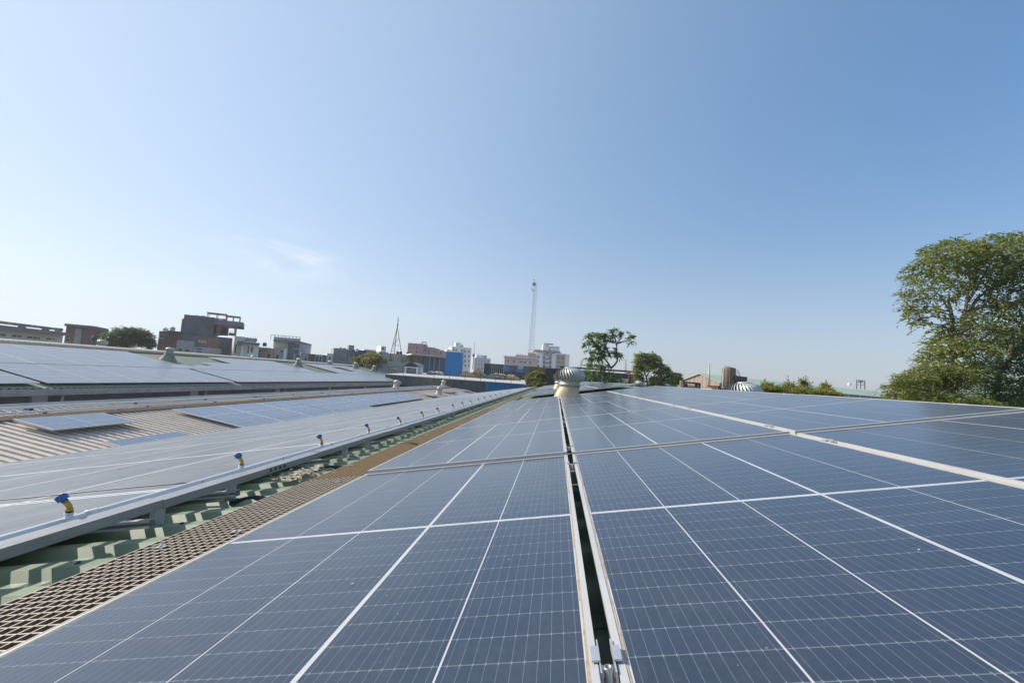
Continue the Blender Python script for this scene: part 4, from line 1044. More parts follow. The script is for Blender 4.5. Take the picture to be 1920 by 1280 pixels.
heap('tan', 862, 893, 3, 9.0, 'tan jute sack in the heap right of the blue cabin', 'tan sacks beside the blue cabin', .95)
heap('tan', 878, 916, 5, 9.6, 'tan jute sack in the tallest heap on the warehouse roof', 'tan sacks of the tallest heap', .95)
heap('grey', 913, 945, 2, 8.4, 'dark grey sack in the low heap between the two tan heaps', 'grey sacks', 1.0)
heap('tan', 912, 975, 3, 9.6, 'tan jute sack in the long low heap at the right', 'tan sacks of the long low heap', .95)
heap('pale', 802, 834, 2, 9.5, 'pale sack in the row in front of the corrugated shed', 'pale sacks by the shed', .8)
heap('grey', 802, 834, 1, 8.8, 'dark sack below the pale sacks by the shed', 'dark sacks by the shed', .9)
heap('tan', 730, 746, 3, 9.0, 'tan sack in the small pile left of the arched hut', 'tan sacks left of the hut', .8)
# --- pink apartment, white apartments
F = Face(764, 645, 150, 831, 152)
b = building('pink apartment building with white framed windows behind the corrugated shed', F)
block(b, F, (764,643.5,793.6,672), 0, 12, m_pink, holes=[(767,650,769.5,653.6),(772.4,650.5,775,654),(779,649.4,784.2,654.6),(778.6,657.6,783.4,662),(788,660.4,790.6,664),(767,658,770,662)])
block(b, F, (793.8,650.6,813.8,674), 1, 12, m_pink, name='middle_wall', holes=[(795.8,654.6,799.2,659),(795.8,661,799.2,665),(802,653.6,805,665)]); block(b, F, (814,656,831,675), .5, 12, m_pink, name='side_wall', holes=[(816,658,819.5,662),(824,659,827.4,664),(817,665,820,668)])
block(b, F, (818,653.6,822.6,656.2), 3, 6, m_pink, name='roof_cabin', ground=False)
fr = MB()
for q in ((790.6,640.4,791.8,651),(798,641,799.2,651),(791.8,640.2,798,641.6)): F.box(fr, *F.rect(*q, 2)[:2], 2, 2.6, *F.rect(*q, 2)[2:])
part('roof_frame', fr, m_greyw, b); slab_px(b, F, (794,645,799,652), 2.7, 5, m_greyw, 'stair_cabin')
F = Face(837, 650, 235, 883, 240)
b = building('tall white apartment block rising behind the blue cabin', F)
gr = lambda xs, ys, w_, h_, sl=.07: [(x, y+(x-xs[0])*sl, x+w_, y+(x-xs[0])*sl+h_) for x in xs for y in ys]
block(b, F, (836.8,654.5,846,695), 2, 14, m_cream, holes=[(839,657.5,842,660)]); block(b, F, (846.1,650,868,697), 0, 14, m_white, name='front_wall', holes=gr([848.5,854,864.5], [653.5,662,671,680], 3, 4.6))
block(b, F, (854,642.4,864.6,650), 2, 8, m_white, name='roof_cabin', holes=[(856.5,644,858.6,646.6)], ground=False); block(b, F, (864.7,646.4,868.6,650.4), 2, 8, m_greyw, name='tank_room', ground=False)
block(b, F, (868.1,651.6,882.4,698), 1, 14, m_white, name='side_wall', holes=gr([870.4,877.6], [656,665,674,683], 3.2, 4.4)); slab_px(b, F, (866,655.2,872,658), -.6, 1, m_pinkp, 'balcony'); slab_px(b, F, (845,650.8,853,652), -1, 0, m_greyw, 'canopy')
for y in (660, 669, 678): slab_px(b, F, (864,y,871,y+1.3), -.8, 1, m_greyw, 'balcony')
F = Face(888, 668, 390, 920, 395)
b = building('distant pale blue apartment block with stepped roof', F)
block(b, F, (888.4,671,919,700), 0, 20, m_greyw, holes=gr([890.6,896.4,902.2,908,914], [674,681,688], 2.6, 3.6)); block(b, F, (893,665.4,907,671), 3, 14, m_white, name='upper_storey', holes=[(895,667.4,897,669.6)], ground=False)
block(b, F, (908,666,912.8,671.6), 2, 8, m_turq, name='roof_box', ground=False)
# --- dark sheds
F = Face(905, 684, 78, 1052, 80)
b = building('long dark shed wall with turquoise, grey and rusty sheet bays', F, 'shed', name='long_shed')
def bays(root, F, x0, x1, y0, y1, n, m, d=0.0):
    for k in range(n):
        xa = x0+(x1-x0)*k/n; xb = x0+(x1-x0)*(k+1)/n; ya = y0+(y1-y0)*(k+.5)/n
        block(root, F, (xa+.12, ya, xb-.12, ya+30), d+(.06 if k % 2 else 0), .5, m, name='sheet')
bays(b, F, 907, 944, 680.6, 683, 10, m_darkrib); bays(b, F, 944, 953, 683.4, 684, 3, m_turq); bays(b, F, 953, 970, 684.4, 685, 5, m_corr); bays(b, F, 970, 980, 685.2, 686, 3, m_roofw); bays(b, F, 980, 990, 686, 686.8, 3, m_corr); bays(b, F, 990, 1022, 686.4, 689, 8, m_rust)
bays(b, F, 1022, 1052, 689.6, 691, 8, m_darkrib)
slab_px(b, F, (968,691.6,981,696), -.08, -.01, m_turq, 'blue_band'); slab_px(b, F, (1006,687.2,1014,687.6), -.3, 0, m_dsteel, 'beam')
block(b, F, (944,697.2,992,712), -1.2, -.1, m_corrd, name='plinth_wall')
F = Face(1052, 692, 76, 1196, 76)
b = building('long black roofed shed behind the large turbine vent and the airy tree', F, 'shed', name='long_shed')
bays(b, F, 1050, 1196, 691.4, 702, 30, m_darkrib); slab_px(b, F, (1050,690.8,1198,692.4), -1.0, 4, m_darkrib, 'roof_edge')
block(b, F, (1157,709.4,1178,730), -3, -2.6, m_cream, name='cream_wall')
for x in (1100, 1128, 1153): slab_px(b, F, (x,703,x+1.2,724), -1.2, -1.0, m_galvleg, 'post')
rg = building('rusty steel gate frame left of the round crowned tree', Face(1177, 706, 60, 1192, 60), 'gate', name='rusty_frame'); F = Face(1177, 706, 60, 1192, 60)
for q in ((1178,704,1180,726),(1184,704.6,1186,726),(1190,705,1192,726),(1178,703.4,1192,705.6)): slab_px(rg, F, q, 0, .2, m_rust, 'frame_bar')
F = Face(1173, 694, 74, 1183, 74)
b = building('small red sign board with pale marks above the black shed roof', F, 'sign', name='sign_board', depth=.2)
slab_px(b, F, (1174.6,694.4,1183,700), 0, .1, m_red, 'board')
for i in range(3): slab_px(b, F, (1175.8+i*2.2,696.2,1177.4+i*2.2,698), -.02, 0, m_pinkp, 'mark')
# --- pink low apartment + white/brown apartment
F = Face(944, 672, 205, 1008, 207)
b = building('pale pink three storey building with row of white roof tanks', F)
block(b, F, (945,669.6,1008,700), 0, 14, m_pinkp, holes=[(947.6,674.4,949,678),(951,674.6,954.4,678.6),(960.8,675,966,679.2),(971.4,676.6,973,680),(975,676.4,980,680.6),(982,677,987,681.2),(992,677.6,996.4,682)])
slab_px(b, F, (944.6,668.6,1008.4,670.6), -.8, 14, m_white, 'roof_edge'); slab_px(b, F, (966,666.4,1003,669), 3, 10, m_pink, 'upper_storey')
for i in range(4): tank(969.4+i*5.2, 662+i*.5, 3.6, 4.6, 210, m_tankw, 'white roof tank on the pale pink building, %s from the left' % ORD[i+1], 'tanks on the pale pink building')
F = Face(988, 660, 300, 1068, 304)
b = building('large white and tan apartment block with rooftop cabins right of the lattice tower', F)
block(b, F, (988.6,661.4,1005,700), 1, 20, m_brown, holes=gr([993,999.6], [666,674,682], 3.4, 4.4)); block(b, F, (1005.1,660,1017.4,700), 0, 20, m_white, name='white_bay', holes=gr([1006.6], [666.4,674.4,682.4], 4.6, 5.4))
block(b, F, (1017.5,662,1034.4,702), 1.5, 20, m_greyw, name='centre_bay', holes=gr([1018.6,1023.6,1029.4], [668,676,684], 4, 5), gm=m_bglass)
for y in (667.5, 675.6, 683.6): slab_px(b, F, (1022.8,y,1028.6,y+2.6), -.3, 1.5, m_white, 'balcony')
block(b, F, (1034.5,663,1042,702), 0, 20, m_white, name='white_bay'); block(b, F, (1042.1,665,1059,703), .8, 20, m_brown, name='tan_bay', holes=gr([1045,1053], [668.6,676.6,684.6], 4.4, 4.8)); block(b, F, (1059.1,664.4,1067,704), 0, 20, m_white, name='white_end')
slab_px(b, F, (1040,662.6,1062,665), -.8, 20, m_white, 'roof_edge'); slab_px(b, F, (1002,656.6,1050,659.4), -1, 16, m_stain, 'roof_slab'); block(b, F, (1004,658.2,1052,665), 2, 16, m_cream, name='top_storey', holes=[(1012,660,1015,662.4),(1024,660,1029,664),(1036.6,661,1040,663.6)], ground=False)
block(b, F, (1018,646,1030,658), 3, 10, m_white, name='roof_cabin', holes=[(1025,647.4,1028,649)], ground=False); block(b, F, (1032,649,1049,660), 3, 10, m_white, name='roof_cabin', holes=[(1034,650,1038,651.6),(1040,650.6,1047,651.4)], ground=False)
sg = building('row of dark unreadable letters on the apartment block roof cabin', F, 'sign', name='roof_sign')
for i in range(8): slab_px(sg, F, (1021+i*2.1,643+i*.14,1022.6+i*2.1,645.4+i*.14), 3, 3.3, m_dsteel, 'letter')
slab_px(sg, F, (1020.6,645.5,1038,646.1), 3, 3.3, m_dsteel, 'sign_rail')
# --- lattice tower and masts
def lattice(px0, py0, px1, py1, Y, w0, w1, nb, m, label, name='lattice_tower', r_=.07, sides=3):
    a = at(px0, py0, Y); bq = at(px1, py1, Y); h = bq.z-a.z; base = Vector((a.x, a.y, 0)); a0 = a.z
    r = empty(name, base, (0, 0, R(20)), label, 'tower'); H0 = 0
    def pt(k, z):
        t = (z-a0)/h; w_ = w0+(w1-w0)*max(t, -.3); an = 2*math.pi*k/sides; return Vector((math.cos(an)*w_, math.sin(an)*w_, z))
    for k in range(sides):
        lg_ = MB(); lg_.tube([pt(k, 0), pt(k, a0), pt(k, a0+h)], r_, 6); lg_.build('leg', m, r)
    br = MB()
    for i in range(nb):
        z0, z1 = a0+h*i/nb, a0+h*(i+1)/nb
        for k in range(sides):
            br.bar(pt(k, z0), pt((k+1) % sides, z0), r_*.8); br.bar(pt(k, z0), pt((k+1) % sides, z1), r_*.7)
    br.build('bracing', m, r)['kind'] = 'stuff'
    return r, a0+h
r, zt = lattice(995, 662, 1003.4, 528, 230, 1.5, .8, 22, m_tower, 'tall slim lattice telecom tower with round dish near its top', r_=.075)
for z, x, rr in ((zt-1.6, -.9, 1.0),):
    d_ = MB(); d_.tube([(x, -1.0, z), (x, -.5, z)], rr, 18); d_.build('drum_dish', m_tower, r)
for i, (x, z) in enumerate(((-1.6, zt-5.4), (-2.2, zt-4.9), (-1.2, zt-5.9))): a_ = MB(); a_.box(x-.25, x+.25, -.9, -.6, z, z+1.3); a_.build('panel_antenna', m_white, r)
a_ = MB(); a_.tube([(.75, 0, zt-.5), (.75, 0, zt+2.2)], .06, 6); a_.tube([(-.9,0,zt),(-.9,0,zt+.8)], .05, 6); a_.build('rod_antenna', m_tower, r)
a_ = MB(); a_.box(-1.15, -.65, -.2, .2, zt+.5, zt+1.0); a_.build('warning_lamp', m_red, r)
# mast with ladder leg
bz = at(740.5, 664, 76); k = px_m(741, 660, 76); h = 50*k
r = empty('roof_mast', bz, (0,0,0), 'dark steel tripod mast with ladder leg standing on the stained wall building', 'mast')
top = Vector((0, 0, h))
for i, f in enumerate((Vector((-8.6*k, 0, 0)), Vector((-4.4*k, .8, 0)), Vector((13.0*k, 0, 0)))):
    l_ = MB(); l_.tube([f, top+Vector(((-.6 if i < 2 else .4)*k, 0, 0))], .05, 6); l_.build('leg', m_dsteel, r)
cb = MB()
for i in range(15):
    t = i/16; cb.bar(Vector((-8.6*k, 0, 0)).lerp(top, t), Vector((-4.4*k, .8, 0)).lerp(top, t), .05)
cb.bar(Vector((-6*k, .4, h*.34)), Vector((9*k, 0, h*.34)), .06); cb.bar(Vector((-6*k, .4, h*.38)), Vector((5.0*k, 0, h*.62)), .06)
cb.build('cross_bars', m_dsteel, r)
m_ = MB(); m_.tube([top, top+Vector((0,0,22*k))], [.07, .04], 6); m_.build('pole', m_dsteel, r)
for z, s in ((5.5, .9), (13, .6)): m_ = MB(); m_.box(-.5*k*s, 1.4*k*s, -.1, .1, h+z*k-2.2*k*s, h+z*k+1.4*k*s); m_.build('antenna_box', m_dsteel, r)
def mast(px0, py0, px1, py1, Y, w_, label, m=m_tower, knob=None):
    a = at(px0, py0, Y); c = at(px1, py1, Y); r = empty('thin_mast', a, (0,0,0), label, 'mast')
    t = MB(); t.tube([(0,0,0), (0, 0, c.z-a.z)], [w_, w_*.5], 6); t.build('pole', m, r)
    if knob: q = MB(); z = (c.z-a.z)*knob; q.lathe((0,0,z), [(.01,-w_*4),(w_*2.6,-w_*2),(w_*2.6,w_*2),(.01,w_*4)], 10); q.build('antenna', m_dsteel, r)
    return r
mast(849, 648.6, 849.8, 635, 236, .12, 'thin white mast on the white apartment block roof'); mast(886.2, 692, 890.4, 640, 150, .16, 'slanting lattice mast with dark ball between the white blocks', knob=.5); mast(897.6, 666, 898, 659, 392, .14, 'short mast on the distant pale blue block')
mast(1174.2, 702, 1175, 663, 120, .07, 'taller thin mast right of the airy tree'); mast(1171.6, 702, 1172.4, 673, 120, .09, 'shorter thin mast right of the airy tree', m_dsteel)
r = mast(1328.6, 729, 1332.4, 681, 42, .10, 'tapered grey pole in front of the tan gable shed', m_galvleg)
# --- mint shed
A = at(1313, 700.6, 140); Bq = at(1656, 735.5, 220); rd_ = Vector((Bq.x-A.x, Bq.y-A.y, 0)); Ls = rd_.length; rd_.normalize(); pd = Vector((rd_.y, -rd_.x, 0))
b = empty('mint_roof_shed', Vector((A.x, A.y, 0))+rd_*Ls/2, (0,0,0), 'huge shed with mint green roof, tan gable wall and brown side', 'shed')
hwid, drop, over = 6.4, 2.3, .5
def S(r_, p_, z): return Vector((A.x, A.y, 0))+rd_*r_+pd*p_+Vector((0,0,z))
zr = A.z
for sgn in (1, -1):
    n = 24
    for i in range(n):
        r0, r1 = Ls*i/n-(.5 if i == 0 else 0), Ls*(i+1)/n-.03
        q = [S(r0,0,zr),S(r1,0,zr),S(r1,sgn*(hwid+over),zr-drop*1.08),S(r0,sgn*(hwid+over),zr-drop*1.08)]
        mb = MB(); mb.hexa(q+[v+Vector((0,0,.12)) for v in q]); part('roof_sheet', mb, m_mint, b)
n = 18
for i in range(n):
    p0, p1 = -hwid+2*hwid*i/n, -hwid+2*hwid*(i+1)/n-.02; pc = (p0+p1)/2; dd = 0 if i % 2 else .06
    mb = MB(); mb.hexa([S(dd,p0,0),S(.4,p0,0),S(.4,p1,0),S(dd,p1,0)]+[S(dd,p0,zr-.1-drop*abs(p0)/hwid),S(.4,p0,zr-.1-drop*abs(p0)/hwid),S(.4,p1,zr-.1-drop*abs(p1)/hwid),S(dd,p1,zr-.1-drop*abs(p1)/hwid)])
    part('gable_sheet', mb, m_brownw, b)
n = 30
for i in range(n):
    mb = MB(); r0, r1 = .5+(Ls-.5)*i/n, .5+(Ls-.5)*(i+1)/n-.04; q = [S(r0,hwid-.2-.05*(i % 2),0),S(r1,hwid-.2-.05*(i % 2),0),S(r1,0,0),S(r0,0,0)]; mb.hexa(q+[v+Vector((0,0,zr-drop-.15)) for v in q]); part('side_sheet', mb, m_shedw, b)
for i in range(1, 13):
    mb = MB(); q = [S(Ls*i/13-.3,hwid,0),S(Ls*i/13+.3,hwid,0),S(Ls*i/13+.3,hwid-.15,0),S(Ls*i/13-.3,hwid-.15,0)]; mb.hexa(q+[v+Vector((0,0,zr-drop-.1)) for v in q]); part('column', mb, m_roofw, b)
# billboard frame, small lattice on the shed ridge
F = Face(1606, 712, 208, 1623, 210); b = building('empty steel billboard frame standing on the mint shed roof', F, 'billboard frame', name='billboard_frame', depth=.4)
for q in ((1606.6,712.6,1607.4,729),(1621.6,713.4,1622.4,730),(1614.2,713,1614.8,729),(1606.6,712.4,1622.4,713.2),(1606.6,716.6,1622.4,717.2),(1606.6,721,1622.4,721.6)): slab_px(b, F, q, 0, .3, m_dsteel, 'frame_bar')
for i in range(5): slab_px(b, F, (1609.6+i*2,714,1611+i*2,716), .05, .25, m_dsteel, 'letter')
lattice(1476.4, 714, 1477, 703.4, 175, .45, .4, 5, m_tower, 'short grey lattice mast on the mint shed roof', r_=.05)
tank(1592.5, 717.4, 6, 5, 200, m_tankw, 'white tank on the mint shed roof left of the billboard frame', 'tanks on the mint shed')
# --- rusty tank
bz = at(1365.5, 731, 58); k = px_m(1365.5, 731, 58)
r = empty('storage_tank', Vector((bz.x, bz.y, 0)), (0,0,0), 'upright rusty brown cylindrical tank with ladder behind the silver vent', 'tank')
z0, z1 = bz.z+6*k, bz.z+39.5*k
t = MB(); t.lathe((0,0,0), [(12*k, z0), (12*k, z1), (11.6*k, z1+.06), (11.6*k, z1+.12), (.02, z1+.3)], 28); t.build('shell', m_silo, r)
for zz in (.1, .35, .62, .88): t = MB(); t.lathe((0,0,0), [(12.15*k, z0+(z1-z0)*zz), (12.15*k, z0+(z1-z0)*zz+.05)], 28); t.build('hoop', m_silo, r)
t = MB(); t.box(-11*k, 11*k, -11*k, 11*k, 0, z0); t.build('plinth', m_corrd, r)
t = MB(); t.tube([(-9*k,0,z1),(-8.6*k,0,z1+4.4*k),(-4*k,0,z1+4.6*k),(-3*k,0,z1)], .05, 6); t.build('guard_hoop', m_galvleg, r)
for lx, tilt_, nm in ((-6*k, 0, 'front'), (12.4*k, 5.6*k, 'side')):
    t = MB(); yb = -12.2*k if nm == 'front' else 0
    zb = z0 if nm == 'front' else z1-14*k
    for o_ in (-.22, .22): t.bar((lx+o_+tilt_, yb, zb), (lx+o_, yb, z1), .05)
    for i in range(12 if nm == 'front' else 6): q = i/(12 if nm == 'front' else 6); t.bar((lx-.22+tilt_*(1-q), yb, zb+(z1-zb)*q), (lx+.22+tilt_*(1-q), yb, zb+(z1-zb)*q), .04)
    t.build('ladder', m_galv, r)
t = MB(); t.tube([(-11.6*k, -5*k, z0-1.5), (-11.6*k, -5*k, z1)], .07, 8); t.build('pipe', m_galvleg, r)
F = Face(1379, 707, 57, 1401, 58); b = building('black boxy panel tank right of the rusty tank', F, 'tank', name='panel_tank', depth=1)
for i in range(3):
    for j in range(2): slab_px(b, F, (1379.4+i*7.2,705.8+j*3.6+i*.4,1386.2+i*7.2,709.2+j*3.6+i*.4), -.04, .02, m_tankb, 'panel')
slab_px(b, F, (1379.2,705.4,1401,713.2), .02, 1.3, m_tankb, 'body'); block(b, F, (1381,713.4,1399,722), .1, 1.1, m_dsteel, name='stand')
# black steel frame left of gable shed, low cream boxes on ridge line
F = Face(1279, 718, 24, 1314, 24.6); b = building('low black steel frame with thick top beam in front of the tan gable', F, 'steel frame', name='steel_frame', depth=.8)
for q in ((1281,716,1309,719),(1281.6,716,1284,733),(1287.4,719,1289,733),(1305.6,719,1307.6,733),(1311,719.6,1313.6,734),(1283,721.4,1309,722.4)): slab_px(b, F, q, 0, .12, m_dsteel, 'frame_bar')
slab_px(b, F, (1277.6,713,1281,733), .2, .35, m_rust, 'rusty_post'); slab_px(b, F, (1307,717.4,1313.6,719.8), -.05, .1, m_dsteel, 'bent_bar')
for i, (x0, x1, y0) in enumerate(((1282, 1308, 724), (1334, 1343, 727), (1346, 1352, 724), (1357, 1370, 729))):
    F = Face(x0, y0, 27, x1, 27.2); b = building(('low wooden crate row under the black frame', 'small tan box left of the rusty tank', 'orange brown crate stack at the shed corner', 'pale block at the rusty tank foot')[i], F, 'crate', name='crate', depth=.6)
    block(b, F, (x0,y0,x1,y0+12), 0, .7, (m_brownw, m_tan, m_rust, m_conc)[i], name='side', ground=False); slab_px(b, F, (x0-.5,y0-.7,x1+.5,y0), -.03, .73, (m_brownw, m_brown, m_rust, m_conc)[i], 'lid')
# small blue and pink houses far between the trees and the shed
F = Face(1255, 716, 190, 1292, 192); b = building('distant low blue and pink house left of the tan gable shed', F)
block(b, F, (1256,713.6,1276,740), 0, 8, m_turq, holes=[(1259,717,1263,721)], fm=m_white); block(b, F, (1276.1,712.6,1292,740), 1, 8, m_pinkp, name='pink_wing', holes=[(1279,716,1283,720)])
F = Face(1060, 700, 110, 1300, 125); b = building('long low brown yard wall behind the trees at the right', F, 'wall', name='yard_wall')
block(b, F, (1196,722.6,1290,745), 0, .4, m_brownw)
# street lamp like pole by the big vent
r = mast(1108.4, 722, 1111.4, 694, 40, .045, 'thin pale pole leaning beside the large turbine vent', m_galvleg)

# ================================================================== TREES AND PLANTS
class Leaves:
    def __init__(s): s.v = []; s.f = []
    def sprig(s, p, d, ln, n, ll, lw, droop):
        """a twig with alternating leaflets; p start, d direction"""
        p = np.array(p); d = np.array(d)/max(1e-6, np.linalg.norm(d))
        side = np.cross(d, [0, 0, 1.0]); side /= max(1e-6, np.linalg.norm(side))
        for i in range(n):
            t = (i+.6)/n; q = p+d*ln*t+np.array([0, 0, -droop*ln*t*t])
            sg = 1 if i % 2 else -1
            if i == n-1: ax = d*.9+np.array([0,0,-droop*1.2])
            else: ax = d*.55+side*sg*.8+np.array([0, 0, -droop*.5])
            ax = ax+rng.normal(0, .22, 3); ax /= np.linalg.norm(ax)
            w_ = np.cross(ax, [0, 0, 1.0])+rng.normal(0, .35, 3); w_ -= ax*np.dot(w_, ax); w_ /= max(1e-6, np.linalg.norm(w_))
            L_ = ll*rng.uniform(.7, 1.25); W_ = lw*rng.uniform(.75, 1.2)/2
            nrm_ = np.cross(ax, w_)*W_*.45
            b = len(s.v); s.v += [q, q+ax*L_*.45+w_*W_+nrm_, q+ax*L_-nrm_*.6, q+ax*L_*.45-w_*W_+nrm_]
            s.f += [(b, b+1, b+2), (b, b+2, b+3)]
    def build(s, name, m, root):
        me = bpy.data.meshes.new(name); v = np.array(s.v)-np.array(root.location)
        me.from_pydata(v.tolist(), [], s.f); me.materials.append(m); me.update(); return link_mesh(name, me, root)
def tree(label, Y, trunks, clumps, m, sprigs, sl, nl, ll, lw, droop=.35, tr=.16, depth=1.0, cat='tree', name='tree', group=None, twigs=5, flat=.0, bark=None):
    """trunks: pixel polylines at depth Y; clumps: (px,py,rx,ry[,weight]) in pixels: ellipsoids of foliage around limbs"""
    P0 = at(trunks[0][0][0], trunks[0][0][1], Y); base = Vector((P0.x, P0.y, 0)); k = px_m(trunks[0][0][0], trunks[0][0][1], Y)
    r = empty(name, base, (0, 0, 0), label, cat, group)
    tb = MB(base); paths = []
    for ti, tl in enumerate(trunks):
        off = 0 if ti == 0 else random.uniform(-.6, .6)*depth
        pts = [at(x, y, Y+off*min(1, i/2)) for i, (x, y) in enumerate(tl)]
        r0 = tr*(1 if ti == 0 else .62)
        if ti == 0: pts = [Vector((pts[0].x, pts[0].y, 0))]+pts
        rs = [max(.012, r0*(1-.78*i/(len(pts)-1))) for i in range(len(pts))]
        fine = []; fr_ = []
        for i in range(len(pts)-1):
            for q in range(4):
                t = q/4; fine.append(pts[i].lerp(pts[i+1], t)+Vector((random.gauss(0, r0*.12), random.gauss(0, r0*.12), 0))); fr_.append(rs[i]*(1-t)+rs[i+1]*t)
        fine.append(pts[-1]); fr_.append(rs[-1]); tb.tube(fine, fr_, 7); paths += list(zip(fine[4:], fr_[4:])) if ti == 0 else list(zip(fine, fr_))
    lv = Leaves(); wt = sum(c[2]*c[3]*(c[4] if len(c) > 4 else 1) for c in clumps)
    for c in clumps:
        x, y, rx, ry = c[:4]; n = int(sprigs*c[2]*c[3]*(c[4] if len(c) > 4 else 1)/wt)+2
        ctr = at(x, y, Y+random.uniform(-1, 1)*depth*1.2); kx, kz = rx*k, ry*k; ky = max(kx, kz)*.8*depth
        near = sorted(paths, key=lambda q: (q[0]-ctr).length+max(0, q[0].z-ctr.z)*1.5)[0]
        def limb(a, b_, r0, r1, sag):
            mid = a.lerp(b_, .5)+Vector((random.gauss(0, .06), random.gauss(0, .06), sag))*(b_-a).length*.5
            pts = [a, a.lerp(mid, .5)*.5+a.lerp(b_, .25)*.5, mid, b_]; tb.tube(pts, [r0, r0*.8, (r0+r1)/2, r1], 5, False)
        r0 = min(near[1]*.6, tr*.3); limb(near[0], ctr, r0, max(.006, r0*.4), random.uniform(0, .3))
        ends = []
        for q in range(twigs):
            a = random.uniform(0, 6.28); e = ctr+Vector((math.cos(a)*kx*.75, math.sin(a)*ky*.75, random.uniform(-.35, .8)*kz)); limb(ctr, e, max(.006, r0*.4), .004, .1); ends.append(e)
        for q in range(n):
            # layered: start points gather on a few tilted shelves, denser to the outside
            v = rng.normal(0, 1, 3); v /= np.linalg.norm(v); rad = rng.uniform(.25, 1)**.6
            sh = v[2]
            if flat: sh = (round((sh+1)*flat)/flat-1)+rng.normal(0, .09)
            p = np.array([ctr.x+v[0]*kx*rad, ctr.y+v[1]*ky*rad, ctr.z+sh*kz*rad])
            d = np.array([v[0]*kx, v[1]*ky, (v[2]*.5+.1)*kz])+rng.normal(0, .45, 3)*kx
            lv.sprig(p-d/np.linalg.norm(d)*sl*.4, d, sl*rng.uniform(.7, 1.3), nl, ll, lw, droop*rng.uniform(.5, 1.5))
    tb.build('trunk', bark or m_bark, r); lv.build('crown', m, r)
    return r
tree('large olive leaved tree with spreading layered crown at the right edge', 20,
     [[(1784,770),(1786,740),(1786,705),(1792,665),(1802,620),(1811,580),(1816,540),(1818,510),(1808,480)],
      [(1787,690),(1784,650),(1787,612),(1783,585),(1768,562),(1748,540)], [(1786,598),(1780,570),(1779,545)], [(1814,565),(1828,545),(1842,520),(1862,490)], [(1808,600),(1832,560),(1850,545),(1880,530)]],
     [(1790,447,14,6),(1772,455,10,5),(1868,440,16,6),(1900,438,14,7),(1742,470,16,6),(1694,548,8,4),(1700,520,10,5),(1728,605,12,5),(1782,462,46,16),(1760,478,40,14),(1738,500,34,14),(1815,470,40,20),(1848,462,40,22),(1722,522,30,13),(1716,548,26,12),(1706,575,18,12),(1732,560,22,12),(1770,505,40,12),(1760,530,34,10),(1800,500,40,14),(1840,500,44,16),(1880,470,40,24),(1905,455,34,16),(1910,490,40,26),
      (1735,582,32,12),(1722,598,14,8),(1800,535,28,10),(1835,535,36,14),(1782,560,22,8),(1870,520,44,20),(1925,520,44,30),(1955,480,44,34),(1768,618,26,12),(1790,625,24,12),(1825,600,20,16),(1850,575,40,20),(1895,560,44,24),(1940,570,44,34),
      (1768,640,34,14),(1756,655,30,10),(1785,655,36,14),(1748,668,18,8),(1815,640,26,16),(1850,620,40,22),(1890,610,44,24),(1835,655,30,12),(1790,602,24,14),(1775,640,30,12),(1795,665,30,14),(1770,684,34,10),(1805,690,34,12),(1740,672,22,6),(1830,690,30,12)], m_leaf_olive, 2150, .50, 8, .175, .082, .55, .125, 1.3, flat=3, twigs=4)
tree('dark leaning tree with thick bent limbs behind the large olive tree', 21.5,
     [[(1886,790),(1868,760),(1868,735),(1876,700),(1890,675),(1905,655),(1930,628),(1965,590)], [(1876,705),(1850,712),(1828,716),(1815,712)], [(1886,682),(1870,690),(1846,706)], [(1874,758),(1886,748),(1905,742),(1940,732)], [(1892,672),(1898,640),(1900,610)]],
     [(1880,650,50,20),(1920,640,40,26),(1830,690,34,12),(1860,680,36,14),(1905,680,40,18),(1845,715,40,14),(1890,715,44,16),(1925,710,36,24),(1955,660,40,40),(1835,740,36,12),(1900,745,30,12),(1925,760,40,14),(1880,762,30,10),(1960,740,40,24),(1890,735,36,14),(1912,748,40,12),(1860,752,30,10)], m_leaf_dark, 1900, .42, 9, .13, .058, .4, .17, 1.0, flat=3, twigs=4)
tree('low leafy shrub mass reaching over the ridge under the large olive tree', 18,
     [[(1760,765),(1755,745),(1750,722)], [(1752,735),(1720,728),(1695,722)], [(1755,742),(1790,725)], [(1752,745),(1700,748),(1670,748)]],
     [(1752,696,44,16),(1800,705,36,14),(1715,708,34,12),(1690,716,20,9),(1672,724,20,5),(1735,725,46,14),(1775,720,40,14),(1700,738,36,12),(1745,748,50,14),(1790,748,40,14),(1835,755,40,10),(1680,750,26,8),(1658,752,12,5),(1870,762,30,6)], m_leaf_olive, 2200, .32, 8, .105, .05, .45, .10, 1.0, cat='shrub', name='shrub')
tree('airy tree with big star shaped leaf clusters right of the large vent', 30,
     [[(1141,732),(1141,712),(1142,700),(1146,690)], [(1146,690),(1152,684),(1158,676),(1156,664),(1156,650),(1158,641),(1166,632),(1170,625)], [(1146,690),(1140,680),(1130,668),(1120,655),(1114,642),(1110,632)], [(1158,643),(1170,640),(1180,637)], [(1130,668),(1115,672),(1104,674)], [(1157,648),(1153,634),(1151,622)]],
     [(1118,627,15,6),(1104,630,7,4),(1134,632,10,6),(1150,619,6,6),(1153,629,5,5),(1170,622,7,4),(1181,629,6,4),(1186,641,4,3),(1113,642,10,5),(1100,643,6,3),(1129,648,11,6),(1143,640,6,5),(1106,657,7,4),(1121,657,8,5),(1136,660,8,5),(1152,658,6,5),(1160,663,5,4),(1102,670,7,3),(1117,671,8,4),(1130,673,6,4),(1102,683,7,4),(1119,684,9,4),(1133,686,7,4),(1098,696,8,4),(1113,700,10,4),(1130,698,7,4),(1150,700,7,4),(1155,713,9,6),(1142,717,10,5),(1168,717,5,3)],
     m_leaf_green, 215, .24, 9, .34, .10, .65, .11, .8, twigs=2)
